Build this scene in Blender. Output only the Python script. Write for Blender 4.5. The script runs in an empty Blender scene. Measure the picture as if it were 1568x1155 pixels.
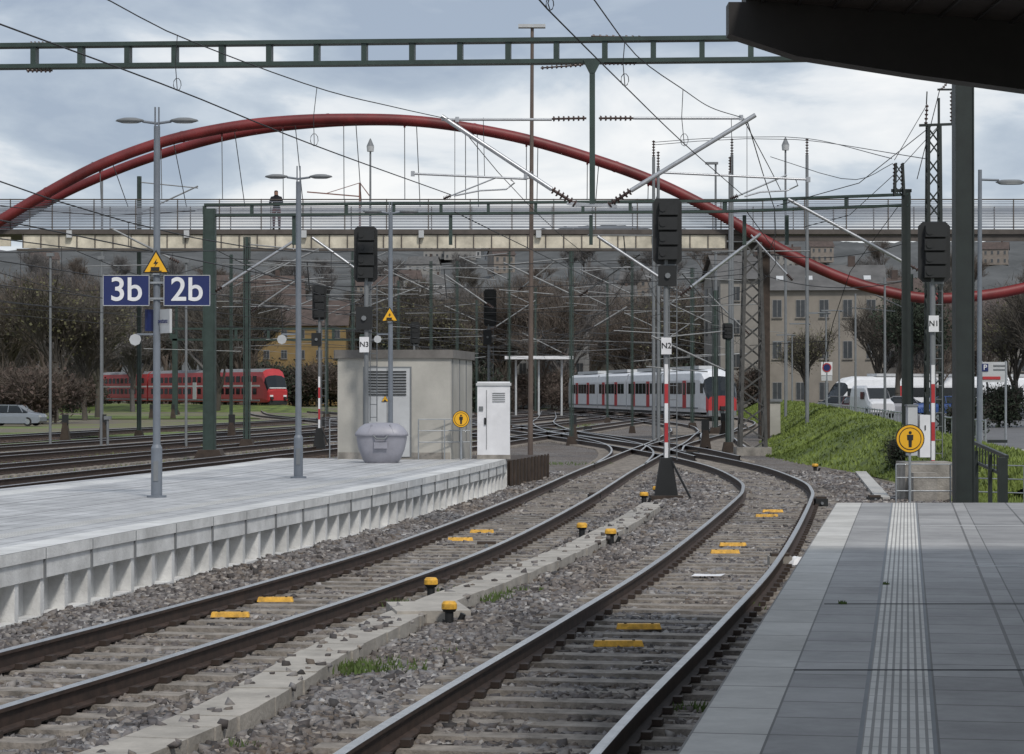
import bpy, math, random
import numpy as np
from mathutils import Vector, Matrix
random.seed(7); rng=np.random.default_rng(7)
# survey constants: bearings taken from the standpoint on the platform (0,0,H)
F=3600.0; H=2.32
def SX(px,Y): return (px-784.0)/F*Y
def SZ(py,Y): return H-(py-600.0)/F*Y
def W(px,py,Y): return (SX(px,Y),Y,SZ(py,Y))
scene=bpy.context.scene
scene.view_settings.view_transform='Standard'
# ------------------------------------------------------------------ materials
def newmat(name):
    m=bpy.data.materials.new(name); m.use_nodes=True
    nt=m.node_tree; b=nt.nodes['Principled BSDF']; return m,nt,b
def M(name,col,rough=.7,metal=0.,var=.18,scale=2.5,bump=0.,bscale=30.,col2=None,spec=None,detail=4):
    m,nt,b=newmat(name); N=nt.nodes; L=nt.links
    tc=N.new('ShaderNodeTexCoord'); no=N.new('ShaderNodeTexNoise')
    no.inputs['Scale'].default_value=scale; no.inputs['Detail'].default_value=detail; no.inputs['Roughness'].default_value=.65
    L.new(tc.outputs['Object'],no.inputs['Vector'])
    r=N.new('ShaderNodeValToRGB'); c=col
    a=[max(0,x*(1-var)) for x in c]; d=list(col2) if col2 else [min(1,x*(1+var)) for x in c]
    r.color_ramp.elements[0].position=.32; r.color_ramp.elements[0].color=(*a,1)
    r.color_ramp.elements[1].position=.68; r.color_ramp.elements[1].color=(*d,1)
    L.new(no.outputs['Fac'],r.inputs['Fac']); L.new(r.outputs['Color'],b.inputs['Base Color'])
    b.inputs['Roughness'].default_value=rough; b.inputs['Metallic'].default_value=metal
    if spec is not None: b.inputs['Specular IOR Level'].default_value=spec
    if bump>0:
        n2=N.new('ShaderNodeTexNoise'); n2.inputs['Scale'].default_value=bscale; n2.inputs['Detail'].default_value=3
        L.new(tc.outputs['Object'],n2.inputs['Vector'])
        bp=N.new('ShaderNodeBump'); bp.inputs['Strength'].default_value=bump; bp.inputs['Distance'].default_value=.02
        L.new(n2.outputs['Fac'],bp.inputs['Height']); L.new(bp.outputs['Normal'],b.inputs['Normal'])
    return m
def TM(name,c1,c2,mort,bw,rh,ms,off=.5,rough=.7,stain=.35):
    m,nt,b=newmat(name); N=nt.nodes; L=nt.links
    uv=N.new('ShaderNodeUVMap'); br=N.new('ShaderNodeTexBrick')
    br.offset=off; br.inputs['Scale'].default_value=1; br.inputs['Brick Width'].default_value=bw
    br.inputs['Row Height'].default_value=rh; br.inputs['Mortar Size'].default_value=ms; br.inputs['Bias'].default_value=0
    br.inputs['Color1'].default_value=(*c1,1); br.inputs['Color2'].default_value=(*c2,1); br.inputs['Mortar'].default_value=(*mort,1)
    L.new(uv.outputs['UV'],br.inputs['Vector'])
    tc=N.new('ShaderNodeTexCoord'); no=N.new('ShaderNodeTexNoise'); no.inputs['Scale'].default_value=.9; no.inputs['Detail'].default_value=8; no.inputs['Roughness'].default_value=.75
    L.new(tc.outputs['Object'],no.inputs['Vector'])
    mr=N.new('ShaderNodeMapRange'); mr.inputs['From Min'].default_value=.3; mr.inputs['From Max'].default_value=.7
    mr.inputs['To Min'].default_value=1-stain; mr.inputs['To Max'].default_value=1.0+stain*.3
    L.new(no.outputs['Fac'],mr.inputs['Value'])
    mx=N.new('ShaderNodeVectorMath'); mx.operation='SCALE'
    L.new(br.outputs['Color'],mx.inputs[0]); L.new(mr.outputs['Result'],mx.inputs['Scale'])
    L.new(mx.outputs['Vector'],b.inputs['Base Color']); b.inputs['Roughness'].default_value=rough
    bp=N.new('ShaderNodeBump'); bp.inputs['Strength'].default_value=.5; bp.inputs['Distance'].default_value=.008; bp.invert=True
    L.new(br.outputs['Fac'],bp.inputs['Height']); L.new(bp.outputs['Normal'],b.inputs['Normal'])
    return m
def ballast_mat(name,cols,island=False,scale=17):
    m,nt,b=newmat(name); N=nt.nodes; L=nt.links
    tc=N.new('ShaderNodeTexCoord'); r=N.new('ShaderNodeValToRGB')
    e=r.color_ramp.elements
    e[0].position=0; e[0].color=(*cols[0],1); e[1].position=1; e[1].color=(*cols[-1],1)
    for i,c in enumerate(cols[1:-1]): 
        q=e.new((i+1)/(len(cols)-1)); q.color=(*c,1)
    no=N.new('ShaderNodeTexNoise'); no.inputs['Scale'].default_value=.45; no.inputs['Detail'].default_value=5
    L.new(tc.outputs['Object'],no.inputs['Vector'])
    rr=N.new('ShaderNodeValToRGB'); rr.color_ramp.elements[0].position=.38; rr.color_ramp.elements[1].position=.72
    rr.color_ramp.elements[0].color=(1,1,1,1); rr.color_ramp.elements[1].color=(.76,.67,.58,1)
    L.new(no.outputs['Fac'],rr.inputs['Fac'])
    mx=N.new('ShaderNodeMix'); mx.data_type='RGBA'; mx.blend_type='MULTIPLY'; mx.inputs['Factor'].default_value=1
    if island:
        g=N.new('ShaderNodeNewGeometry'); L.new(g.outputs['Random Per Island'],r.inputs['Fac'])
    else:
        v=N.new('ShaderNodeTexVoronoi'); v.inputs['Scale'].default_value=scale; L.new(tc.outputs['Object'],v.inputs['Vector'])
        s=N.new('ShaderNodeSeparateColor'); L.new(v.outputs['Color'],s.inputs['Color']); L.new(s.outputs['Red'],r.inputs['Fac'])
        bp=N.new('ShaderNodeBump'); bp.inputs['Strength'].default_value=1; bp.inputs['Distance'].default_value=.05; bp.invert=True
        L.new(v.outputs['Distance'],bp.inputs['Height']); L.new(bp.outputs['Normal'],b.inputs['Normal'])
    L.new(r.outputs['Color'],mx.inputs['A']); L.new(rr.outputs['Color'],mx.inputs['B'])
    L.new(mx.outputs['Result'],b.inputs['Base Color']); b.inputs['Roughness'].default_value=.85
    return m
STONE=[(.04,.037,.037),(.11,.102,.105),(.18,.17,.172),(.25,.243,.245),(.13,.108,.092),(.43,.42,.415)]
m_stone=ballast_mat('ballast_stone',STONE,True)
m_ball=ballast_mat('ballast_far',[(.05,.042,.04),(.13,.117,.11),(.21,.195,.185),(.13,.108,.095),(.30,.285,.275)])
m_rust=M('rail_rust',(.045,.028,.021),.75,0,.4,8)
m_rtop=M('rail_head',(.62,.6,.58),.3,1.,.15,6)
m_slp=M('sleeper_concrete',(.23,.205,.18),.9,0,.45,4,.6,40)
m_slpw=M('sleeper_wood',(.085,.062,.05),.9,0,.4,5,.6,40)
m_clip=M('rail_clip',(.05,.035,.028),.7,.2)
m_yel=M('yellow_paint',(.66,.36,.04),.55,0,.35,14)
m_blk=M('black_paint',(.012,.013,.014),.6)
m_green=M('mast_green_paint',(.030,.050,.043),.5,0,.25,3)
m_dgreen=M('mast_dark_green',(.014,.020,.018),.5,0,.25,3)
m_galv=M('galvanised_steel',(.33,.35,.37),.45,.5,.15,6)
m_post=M('grey_post_paint',(.16,.18,.21),.5,.0,.12,3)
m_alu=M('aluminium_tube',(.45,.46,.48),.35,.6,.12,5)
m_alud=M('weathered_tube',(.25,.255,.26),.6,.2,.2,3)
m_wire=M('wire_copper_dark',(.035,.035,.037),.6,.3)
m_ins=M('insulator_brown',(.06,.035,.03),.3)
m_conc=M('concrete_light',(.42,.41,.39),.85,0,.15,1.5,.3,30)
m_conc2=M('concrete_dirty',(.27,.25,.225),.9,0,.35,2.5,.5,25)
m_trough=M('trough_concrete',(.36,.335,.30),.9,0,.22,2.5,.4,25)
m_precast=M('precast_white_concrete',(.58,.58,.57),.8,0,.16,2.2,.3,40,col2=(.78,.78,.77),detail=8)
m_cream=M('cream_render',(.40,.385,.35),.85,0,.16,.8,.2,60,detail=8)
m_white=M('white_paint',(.72,.72,.74),.5,0,.08)
m_lgrey=M('light_grey_paint',(.48,.49,.5),.5,0,.08)
m_mgrey=M('mid_grey_paint',(.17,.18,.19),.6,0,.1)
m_dsteel=M('dark_weathered_steel',(.07,.068,.065),.7,0,.3,4)
m_red=M('bridge_red_paint',(.155,.018,.019),.5,0,.35,.7)
m_tred=M('train_red',(.42,.03,.035),.45,0,.1)
m_glass=M('dark_glass',(.012,.015,.018),.08,0,.1)
m_blue=M('sign_blue',(.010,.020,.105),.5,0,.05)
m_grass=M('grass',(.07,.105,.018),.9,0,.5,.7,.9,18,col2=(.16,.21,.04),detail=8)
m_blade=M('grass_blade',(.09,.14,.025),.8,0,.5,.7,col2=(.20,.255,.05),detail=8)
m_weed=M('weed',(.07,.11,.025),.8,0,.35,4)
m_asph=M('asphalt',(.13,.13,.135),.9,0,.15,1.,.2,60)
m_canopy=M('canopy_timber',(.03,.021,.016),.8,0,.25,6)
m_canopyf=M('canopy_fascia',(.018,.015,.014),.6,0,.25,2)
m_brown=M('rusty_brown',(.05,.036,.028),.85,0,.3,4)
m_orange=M('sign_yellow',(.80,.42,.015),.5,0,.04)
m_deck=M('bridge_deck',(.085,.072,.064),.7,0,.25,1.5)
m_gird=M('bridge_girder_cream',(.58,.53,.43),.7,0,.4,.8,detail=8)
m_mesh=M('bridge_rail_steel',(.22,.24,.28),.5,.2,.1)
m_tyre=M('tyre',(.015,.015,.015),.8)
# ------------------------------------------------------------------ mesh builder
class MB:
    def __init__(s,name): s.name=name; s.v=[]; s.f=[]; s.mi=[]; s.sm=[]; s.uv=[]; s.mats=[]
    def mid(s,m):
        if m not in s.mats: s.mats.append(m)
        return s.mats.index(m)
    def add(s,vs,fs,mat,smooth=False,uvs=None):
        o=len(s.v); s.v.extend([tuple(x) for x in vs]); k=s.mid(mat)
        for i,f in enumerate(fs):
            s.f.append([o+j for j in f]); s.mi.append(k); s.sm.append(smooth); s.uv.append(uvs[i] if uvs else None)
    def hexa(s,P,mat):
        s.add(P,[(3,2,1,0),(4,5,6,7),(0,1,5,4),(1,2,6,5),(2,3,7,6),(3,0,4,7)],mat)
    def box(s,c,sz,mat,rz=0.):
        cx,cy,cz=c; a,b,h=[q/2 for q in sz]; C,S=math.cos(rz),math.sin(rz); P=[]
        for z in(-h,h):
            for x,y in((-a,-b),(a,-b),(a,b),(-a,b)): P.append((cx+x*C-y*S,cy+x*S+y*C,cz+z))
        s.hexa(P,mat)
    def beam(s,p0,p1,w,h,mat):
        p0=Vector(p0);p1=Vector(p1);d=(p1-p0)
        if d.length<1e-6: return
        d.normalize(); up=Vector((0,0,1)) if abs(d.z)<.95 else Vector((0,1,0))
        u=d.cross(up).normalized(); v=u.cross(d).normalized(); P=[]
        for q in(p0,p1):
            for a,b in((-1,-1),(1,-1),(1,1),(-1,1)): P.append(q+u*(a*w/2)+v*(b*h/2))
        s.hexa(P,mat)
    def cyl(s,p0,p1,r,mat,r2=None,n=8,cap=True):
        p0=Vector(p0);p1=Vector(p1);d=(p1-p0)
        if d.length<1e-6: return
        d.normalize(); up=Vector((0,0,1)) if abs(d.z)<.9 else Vector((1,0,0))
        u=d.cross(up).normalized(); v=d.cross(u); r2=r if r2 is None else r2; P=[]
        for q,R in((p0,r),(p1,r2)):
            for i in range(n):
                a=2*math.pi*i/n; P.append(q+u*(R*math.cos(a))+v*(R*math.sin(a)))
        s.add(P,[(i,(i+1)%n,n+(i+1)%n,n+i) for i in range(n)],mat,True)
        if cap: s.add(P,[tuple(range(n))[::-1],tuple(range(n,2*n))],mat)
    def tube(s,pts,r,mat,n=6):
        pts=[Vector(p) for p in pts]; P=[]
        for i,q in enumerate(pts):
            d=(pts[min(i+1,len(pts)-1)]-pts[max(i-1,0)]).normalized()
            up=Vector((0,0,1)) if abs(d.z)<.95 else Vector((1,0,0))
            u=d.cross(up).normalized(); v=d.cross(u)
            for k in range(n):
                a=2*math.pi*k/n; P.append(q+u*(r*math.cos(a))+v*(r*math.sin(a)))
        fs=[]
        for i in range(len(pts)-1):
            for k in range(n): fs.append((i*n+k,i*n+(k+1)%n,(i+1)*n+(k+1)%n,(i+1)*n+k))
        s.add(P,fs,mat,True)
    def extr(s,poly,a,b,mat,axis='y'):
        n=len(poly); P=[]
        for t in(a,b):
            for p,q in poly: P.append((p,t,q) if axis=='y' else (t,p,q))
        s.add(P,[tuple(range(n)),tuple(range(n,2*n))[::-1]]+[(i,n+i,n+(i+1)%n,(i+1)%n) for i in range(n)],mat)
    def insul(s,p0,p1,r=.07,k=7):
        p0=Vector(p0);p1=Vector(p1); s.cyl(p0,p1,r*.4,m_ins,n=6)
        for i in range(k):
            a=p0.lerp(p1,(i+.25)/k); b=p0.lerp(p1,(i+.6)/k); s.cyl(a,b,r,m_ins,r*.8,n=10)
    def lattice(s,x,y,z0,z1,w0,w1,mat,bay=.7,t=.05):
        n=max(2,int((z1-z0)/bay)); prev=None
        for i in range(n+1):
            k=i/n; z=z0+(z1-z0)*k; w=(w0+(w1-w0)*k)/2
            c=[Vector((x-w,y-w,z)),Vector((x+w,y-w,z)),Vector((x+w,y+w,z)),Vector((x-w,y+w,z))]
            if prev:
                for j in range(4):
                    s.beam(prev[j],c[j],t*1.5,t*1.5,mat)
                    s.beam(prev[j],c[(j+1)%4],t*.8,t*.8,mat) if i%2 else s.beam(prev[(j+1)%4],c[j],t*.8,t*.8,mat)
            prev=c
    def vier(s,p0,p1,depth,bay,w,mat,t=.07):
        p0=Vector(p0);p1=Vector(p1); D=Vector((0,0,depth/2))
        s.beam(p0+D,p1+D,w,t,mat); s.beam(p0-D,p1-D,w,t,mat)
        L=(p1-p0).length; n=int(L/bay)
        for i in range(n+1):
            q=p0.lerp(p1,i/n); s.box(q,(t*1.3,w*.8,depth-t-.004),mat,math.atan2(p1.y-p0.y,p1.x-p0.x))
    def build(s,mw=None,parent=None):
        me=bpy.data.meshes.new(s.name); me.from_pydata(s.v,[],s.f)
        for m in s.mats: me.materials.append(m)
        me.polygons.foreach_set('material_index',s.mi); me.polygons.foreach_set('use_smooth',s.sm)
        if any(u is not None for u in s.uv):
            ul=me.uv_layers.new(name='UVMap')
            for p,u in zip(me.polygons,s.uv):
                if u:
                    for li,c in zip(p.loop_indices,u): ul.data[li].uv=c
        me.update(); o=bpy.data.objects.new(s.name,me); scene.collection.objects.link(o)
        if mw is not None: o.matrix_world=mw
        if parent: o.parent=parent
        return o
def text(body,loc,size,mat,parent,rot=(math.pi/2,0,0),name='lettering'):
    c=bpy.data.curves.new(name,'FONT'); c.body=body; c.size=size; c.align_x='CENTER'; c.align_y='CENTER'; c.extrude=.002; c.offset=size*.012
    c.materials.append(mat); o=bpy.data.objects.new(name,c); scene.collection.objects.link(o)
    o.location=loc; o.rotation_euler=rot; o.parent=parent; return o
def resample(pts,step):
    P=[np.array(p,float) for p in pts]; P=[2*P[0]-P[1]]+P+[2*P[-1]-P[-2]]; out=[]
    for i in range(1,len(P)-2):
        for t in np.linspace(0,1,40,endpoint=False):
            a,b,c,d=P[i-1],P[i],P[i+1],P[i+2]
            out.append(.5*((2*b)+(-a+c)*t+(2*a-5*b+4*c-d)*t*t+(-a+3*b-3*c+d)*t**3))
    out.append(P[-2]); out=np.array(out)
    s=np.concatenate([[0],np.cumsum(np.linalg.norm(np.diff(out,axis=0),axis=1))])
    n=max(2,int(s[-1]/step)+1); t=np.arange(n)*step
    return np.stack([np.interp(t,s,out[:,k]) for k in range(out.shape[1])],1)
def normals(L):
    d=np.gradient(L,axis=0); d/=np.linalg.norm(d,axis=1)[:,None]; return d,np.stack([-d[:,1],d[:,0]],1)
# ------------------------------------------------------------------ tracks
RP=[(-.07,0),(.07,0),(.07,.015),(.012,.03),(.012,.125),(.036,.135),(.036,.163),(.028,.17),(-.028,.17),(-.036,.163),(-.036,.135),(-.012,.125),(-.012,.03),(-.07,.015)]
tk=[0]
def track(pts,z0=0.,slp=m_slp,clipY=48,sl=2.5,step=.9):
    zo=z0+.004*(tk[0]%4); tk[0]+=1
    mb=MB('railway_track'); L=resample(pts,step); d,n=normals(L)
    for side in(-.7525,.7525):
        P=[];K=len(RP)
        for i in range(len(L)):
            for u,z in RP: P.append((L[i,0]+n[i,0]*(side-u),L[i,1]+n[i,1]*(side-u),z+zo))
        ft=[];fr=[]
        for i in range(len(L)-1):
            for k in range(K):
                q=(i*K+k,i*K+(k+1)%K,(i+1)*K+(k+1)%K,(i+1)*K+k)
                (ft if k in(6,7,8) else fr).append(q)
        mb.add(P,fr,m_rust); mb.add(P,ft,m_rtop)
    S=resample(pts,.62); d,n=normals(S)
    for i in range(len(S)):
        x,y=S[i]; a=math.atan2(d[i,1],d[i,0])+random.uniform(-.01,.01)
        C,Sn=math.cos(a),math.sin(a); P=[]
        for z,w in((-.2+zo,.15),(-.002+zo+random.uniform(-.004,0),.12)):
            for u,v in((-w,-sl/2),(w,-sl/2),(w,sl/2),(-w,sl/2)): P.append((x+u*C-v*Sn,y+u*Sn+v*C,z))
        mb.hexa(P,slp)
        if y<clipY:
            for side in(-.7525,.7525):
                for o in(-.105,.105):
                    mb.box((x+n[i,0]*(side+o),y+n[i,1]*(side+o),zo+.025),(.11,.07,.045),m_clip,a)
    return mb.build()
T_right=[(-2.55,0),(-1.02,8.5),(-.26,14.07),(1.16,21.8),(2.40,28.67),(3.70,36.86),(5.2,46.9),(5.82,51.6),(6.28,57.3),(6.48,67.3),(6.1,77.4),(5.45,86),(4.5,97),(3.0,111),(.5,133),(-2,160)]
T_left=[(-7.5,2),(-5.7,9.5),(-4.2,16.3),(-3.45,19.6),(-2.08,26.4),(-.85,33.9),(.72,46.9),(2.45,63.4),(3.75,75),(5.2,88),(6.7,101),(8.2,116),(9.6,130)]
track(T_right); track(T_left)
def lin(a,b,y0,y1): return [(a+b*y0,y0),(a+b*(y0*.67+y1*.33),y0*.67+y1*.33),(a+b*(y0*.33+y1*.67),y0*.33+y1*.67),(a+b*y1,y1)]
track(lin(-15.1,.14,20,230),clipY=0,step=4)
track(lin(-19.8,.14,20,330),clipY=0,step=4,slp=m_slpw)
track(lin(-24.3,.14,20,330),clipY=0,step=4)
track(lin(-28.8,.14,30,330),clipY=0,step=4,slp=m_slpw)
track(lin(-33.3,.14,40,330),clipY=0,step=4)
track(lin(-38.5,.12,60,330),clipY=0,step=4,slp=m_slpw)
track([(5.45,86),(6.6,98),(9.4,116),(13.2,140),(16.3,165),(17.6,185),(17.5,205),(14.5,232),(10.2,262),(5,300)],clipY=0,step=2)
track([(3.2,70),(4.3,84),(4.6,97),(3.9,112),(2.6,133),(2.2,165),(3.0,200),(4,260)],clipY=0,step=2)
track([(9.6,130),(10.6,150),(10.2,175),(8,205),(3,250),(-3,300)],clipY=0,step=2)
track([(0.0,108),(-3.5,124),(-9,150),(-16,185),(-24,225),(-33,300),(-45,400)],clipY=0,step=3)
track([(6.9,79),(6.4,92),(4.6,112),(1.5,140),(-4,175),(-12,215),(-22,260)],clipY=0,step=3)
track([(8.4,92),(9.2,104),(10.6,122),(13.0,143),(15,158)],clipY=0,step=2)
# ------------------------------------------------------------------ ground
def sheet(name,poly,z,mat):
    mb=MB(name); mb.add([(x,y,z) for x,y in poly],[tuple(range(len(poly)))],mat); return mb.build()
mg,nt,b=newmat('ground_soil_grass'); N=nt.nodes;L_=nt.links
tc=N.new('ShaderNodeTexCoord');n1=N.new('ShaderNodeTexNoise');n1.inputs['Scale'].default_value=.07;n1.inputs['Detail'].default_value=9;n1.inputs['Roughness'].default_value=.7
L_.new(tc.outputs['Object'],n1.inputs['Vector']);rp=N.new('ShaderNodeValToRGB')
e=rp.color_ramp.elements;e[0].position=.44;e[0].color=(.13,.11,.09,1);e[1].position=.57;e[1].color=(.12,.16,.04,1);q=e.new(.51);q.color=(.15,.14,.07,1)
L_.new(n1.outputs['Fac'],rp.inputs['Fac']);L_.new(rp.outputs['Color'],b.inputs['Base Color']);b.inputs['Roughness'].default_value=.95
sheet('ground',[(-3000,-300),(3000,-300),(3000,5000),(-3000,5000)],-.11,mg)
sheet('ballast_bed',[(-9,-5),(9,-5),(9.8,45),(10.3,86),(15,130),(22,190),(20,300),(-2,320),(-12,200),(-8,130),(-12,60)],-.062,m_ball)
def bedstrip(a,b,y0,y1):
    sheet('ballast_strip',[(a+b*y0-1.7,y0),(a+b*y0+1.7,y0),(a+b*y1+1.7,y1),(a+b*y1-1.7,y1)],-.07,m_ball)
for a in(-19.8,-24.3,-28.8,-33.3): bedstrip(a,.14,20,330)
bedstrip(-38.5,.12,60,330)
PLL=np.array([(-8.2,2),(-6.6,12),(-5.0,22.9),(-4.35,27.2),(-3.35,32.9),(-2.0,41.1),(-.63,51.4),(-.08,56.5),(.6,62)])
CT=resample([(-4.2,9),(-2.3,15.2),(-1.57,20.6),(-.92,24.6),(-.1,28.6),(.93,34.1),(2.0,41),(2.9,47.7)],.52)
def pedge(y): return np.interp(y,PLL[:,1],PLL[:,0])
def redge(y): return np.where(y<33.9,.74+.168*(y-10.47),9.5)
def stones(name,y0,y1,dens,smin,smax):
    Wd=17.; n=int((y1-y0)*Wd*dens); y=rng.uniform(y0,y1,n); x=rng.uniform(-7.5,9.5,n)
    k=(x>pedge(y)+.0)&(x<redge(y)-.02)&(np.abs(x)<.235*y+.3)
    ct=np.abs(x-np.interp(y,CT[:,1],CT[:,0])); k&=~((ct<.25)&(y<47.7)&(rng.random(n)>.015))
    x=x[k];y=y[k];n=len(x);ct=ct[k]
    TR=resample(T_right,.5);TL=resample(T_left,.5)
    dr=np.abs(x-np.interp(y,TR[:,1],TR[:,0]));dl=np.abs(x-np.interp(y,TL[:,1],TL[:,0]))
    dd=np.minimum(dr,dl); z=-.062+np.where(dd>1.3,.045*np.clip((dd-1.3)*3,0,1),0)*np.clip((ct-.2)*2.5,0,1)+.014*np.sin(x*3.1+y*1.7)+.012*np.sin(y*4.3-x*2)
    s=rng.uniform(smin,smax,n); z=z+s*.15*rng.standard_normal(n)
    z=np.where((ct<.25)&(y<47.7),.085,z)
    cube=np.array([(-1,-1,-1),(1,-1,-1),(1,1,-1),(-1,1,-1),(-1,-1,1),(1,-1,1),(1,1,1),(-1,1,1)],float)*.5
    V=cube[None]*(1+rng.uniform(-.45,.2,(n,8,1)))+rng.uniform(-.14,.14,(n,8,3))
    V*=s[:,None,None]*np.stack([rng.uniform(.8,1.3,n),rng.uniform(.7,1.1,n),rng.uniform(.55,.95,n)],1)[:,None,:]
    a=rng.uniform(0,6.28,n);bb=rng.uniform(-.9,.9,n)
    c,sn=np.cos(bb)[:,None],np.sin(bb)[:,None]; Y=V[:,:,1]*c-V[:,:,2]*sn; Z=V[:,:,1]*sn+V[:,:,2]*c; X=V[:,:,0]
    c,sn=np.cos(a)[:,None],np.sin(a)[:,None]; X2=X*c-Y*sn; Y2=X*sn+Y*c
    V=np.stack([X2+x[:,None],Y2+y[:,None],Z+z[:,None]],2).reshape(-1,3)
    q=np.array([(3,2,1,0),(4,5,6,7),(0,1,5,4),(1,2,6,5),(2,3,7,6),(3,0,4,7)])
    Fq=(q[None]+8*np.arange(n)[:,None,None]).reshape(-1,4)
    me=bpy.data.meshes.new(name); me.vertices.add(len(V)); me.vertices.foreach_set('co',V.astype(np.float32).ravel())
    me.loops.add(Fq.size); me.loops.foreach_set('vertex_index',Fq.astype(np.int32).ravel())
    me.polygons.add(len(Fq)); me.polygons.foreach_set('loop_start',np.arange(0,Fq.size,4,dtype=np.int32)); 
    me.update(calc_edges=True); me.materials.append(m_stone)
    o=bpy.data.objects.new(name,me); scene.collection.objects.link(o)
stones('ballast_stones',12,27,800,.035,.075)
stones('ballast_stones',27,45,480,.045,.085)
stones('ballast_stones',45,68,220,.06,.10)
mb=MB('weeds')
def tuft(x,y,z,r,n,h,mat,mb):
    for i in range(n):
        a=random.uniform(0,6.28);q=r*math.sqrt(random.random()); X=x+q*math.cos(a);Y=y+q*math.sin(a)
        hh=h*random.uniform(.4,1);dx=random.uniform(-.5,.5)*hh;dy=random.uniform(-.5,.5)*hh;w=.008+hh*.04
        mb.add([(X-w,Y,z),(X+w,Y,z),(X+dx,Y+dy,z+hh)],[(0,1,2)],mat)
def gp(px,py,z=0.): Y=(H-z)*F/(py-600); return SX(px,Y),Y
for px,py,r,n in((740,916,.35,160),(775,912,.3,90),(585,1020,.4,200),(600,926,.3,120),(550,1025,.3,80),(800,905,.3,60),(1060,1085,.15,50),(280,1140,.12,30),(375,1143,.12,30),(700,905,.25,40),(680,1000,.15,20),(870,710,1.5,200),(1150,930,.15,40)):
    x,y=gp(px,py); tuft(x,y,-.02,r,n,.09,m_weed,mb)
for px,py in((1357,895),(1290,925)):
    x,y=gp(px,py,.72); tuft(x,y,.72,.03,12,.035,m_weed,mb)
mb.build()
d,n=normals(CT)
mb=MB('cable_trough')
for i in range(len(CT)):
    mb.box((CT[i,0]+random.uniform(-.01,.01),CT[i,1],.015+random.uniform(-.006,.006)),(.508,.44,.14),m_trough,math.atan2(d[i,1],d[i,0])+random.uniform(-.012,.012))
x,y=gp(655,945); mb.box((x,y,.05),(.75,1.1,.13),m_trough,.15)
mb.build()
# ------------------------------------------------------------------ left platform
t_left=TM('left_platform_pavers',(.45,.455,.465),(.53,.535,.545),(.2,.2,.21),.6,.3,.012,stain=.4)
t_cop=TM('platform_coping',(.62,.62,.61),(.70,.70,.69),(.25,.25,.25),1.5,.5,.012,0)
t_tac=TM('tactile_paving',(.66,.65,.63),(.72,.71,.69),(.32,.32,.31),.3,.038,.010,0)
m_gap=M('platform_drain_joint',(.24,.24,.245),.8)
E=resample([tuple(p) for p in PLL[:-1]],.75); d,n=normals(E)
PT=.72
def wid(y): return float(np.interp(y,[10,38.4,49.2,59.4],[6.3,6.0,5.7,4.6]))
mb=MB('left_station_platform')
offs=[0,.42,.95,1.25,2.55,2.62,3.9,3.97,5.0,5.6,None]
matsL=[t_cop,t_left,t_tac,t_left,m_gap,t_left,m_gap,t_left,t_cop,t_left]
sm=np.arange(len(E))*.75
for i in range(len(E)-1):
    for k in range(len(offs)-1):
        Q=[];U=[]
        for (j,kk) in((i,k),(i+1,k),(i+1,k+1),(i,k+1)):
            t=offs[kk] if offs[kk] is not None else max(wid(E[j,1]),5.65); Q.append((E[j,0]+n[j,0]*t,E[j,1]+n[j,1]*t,PT)); U.append((sm[j],t))
        mb.add(Q,[(0,1,2,3)],matsL[k],uvs=[U])
    def q(j,t,z): return (E[j,0]+n[j,0]*t,E[j,1]+n[j,1]*t,z)
    mb.add([q(i,0,PT-.002),q(i+1,0,PT-.002),q(i+1,0,.60),q(i,0,.60)],[(0,1,2,3)],m_precast)
    mb.add([q(i,0,.60),q(i+1,0,.60),q(i+1,.025,.60),q(i,.025,.60)],[(0,1,2,3)],m_precast)
    mb.add([q(i,.025,.60),q(i+1,.025,.60),q(i+1,.025,.40),q(i,.025,.40)],[(0,1,2,3)],m_precast)
    mb.add([q(i,.025,.40),q(i+1,.025,.40),q(i+1,.22,.38),q(i,.22,.38)],[(0,1,2,3)],m_precast)
    mb.add([q(i,.22,.38),q(i+1,.22,.38),q(i+1,.22,-.1),q(i,.22,-.1)],[(0,1,2,3)],m_precast)
    a=math.atan2(d[i,1],d[i,0]); mb.box((E[i,0]+n[i,0]*.135,E[i,1]+n[i,1]*.135,.15),(.11,.19,.49),m_precast,a)
    if i%2==0: mb.box((E[i,0]+n[i,0]*.021,E[i,1]+n[i,1]*.021,.555),(.012,.05,.315),m_mgrey,a)
    mb.box((E[i,0]+d[i,0]*.37+n[i,0]*.12,E[i,1]+d[i,1]*.37+n[i,1]*.12,-.03),(.64,.2,.1),m_precast,a)
j=len(E)-1
mb.add([q(j,0,PT),q(j,5.65,PT),q(j,5.65,-.1),q(j,0,-.1)],[(0,1,2,3)],m_precast)
mb.build()
mb=MB('retaining_wall')
mb.hexa([(-.05,56.9,-.1),(.95,63.,-.1),(.6,63.5,-.1),(-4,58.5,-.1),(-.05,56.9,.66),(.95,63.,.62),(.6,63.5,.62),(-4,58.5,.66)],m_brown)
for i in range(12):
    t=i/11; mb.box((-.05+1.0*t+.02,56.9+6.1*t,.3),(.05,.12,.72),m_brown)
mb.build()
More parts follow.
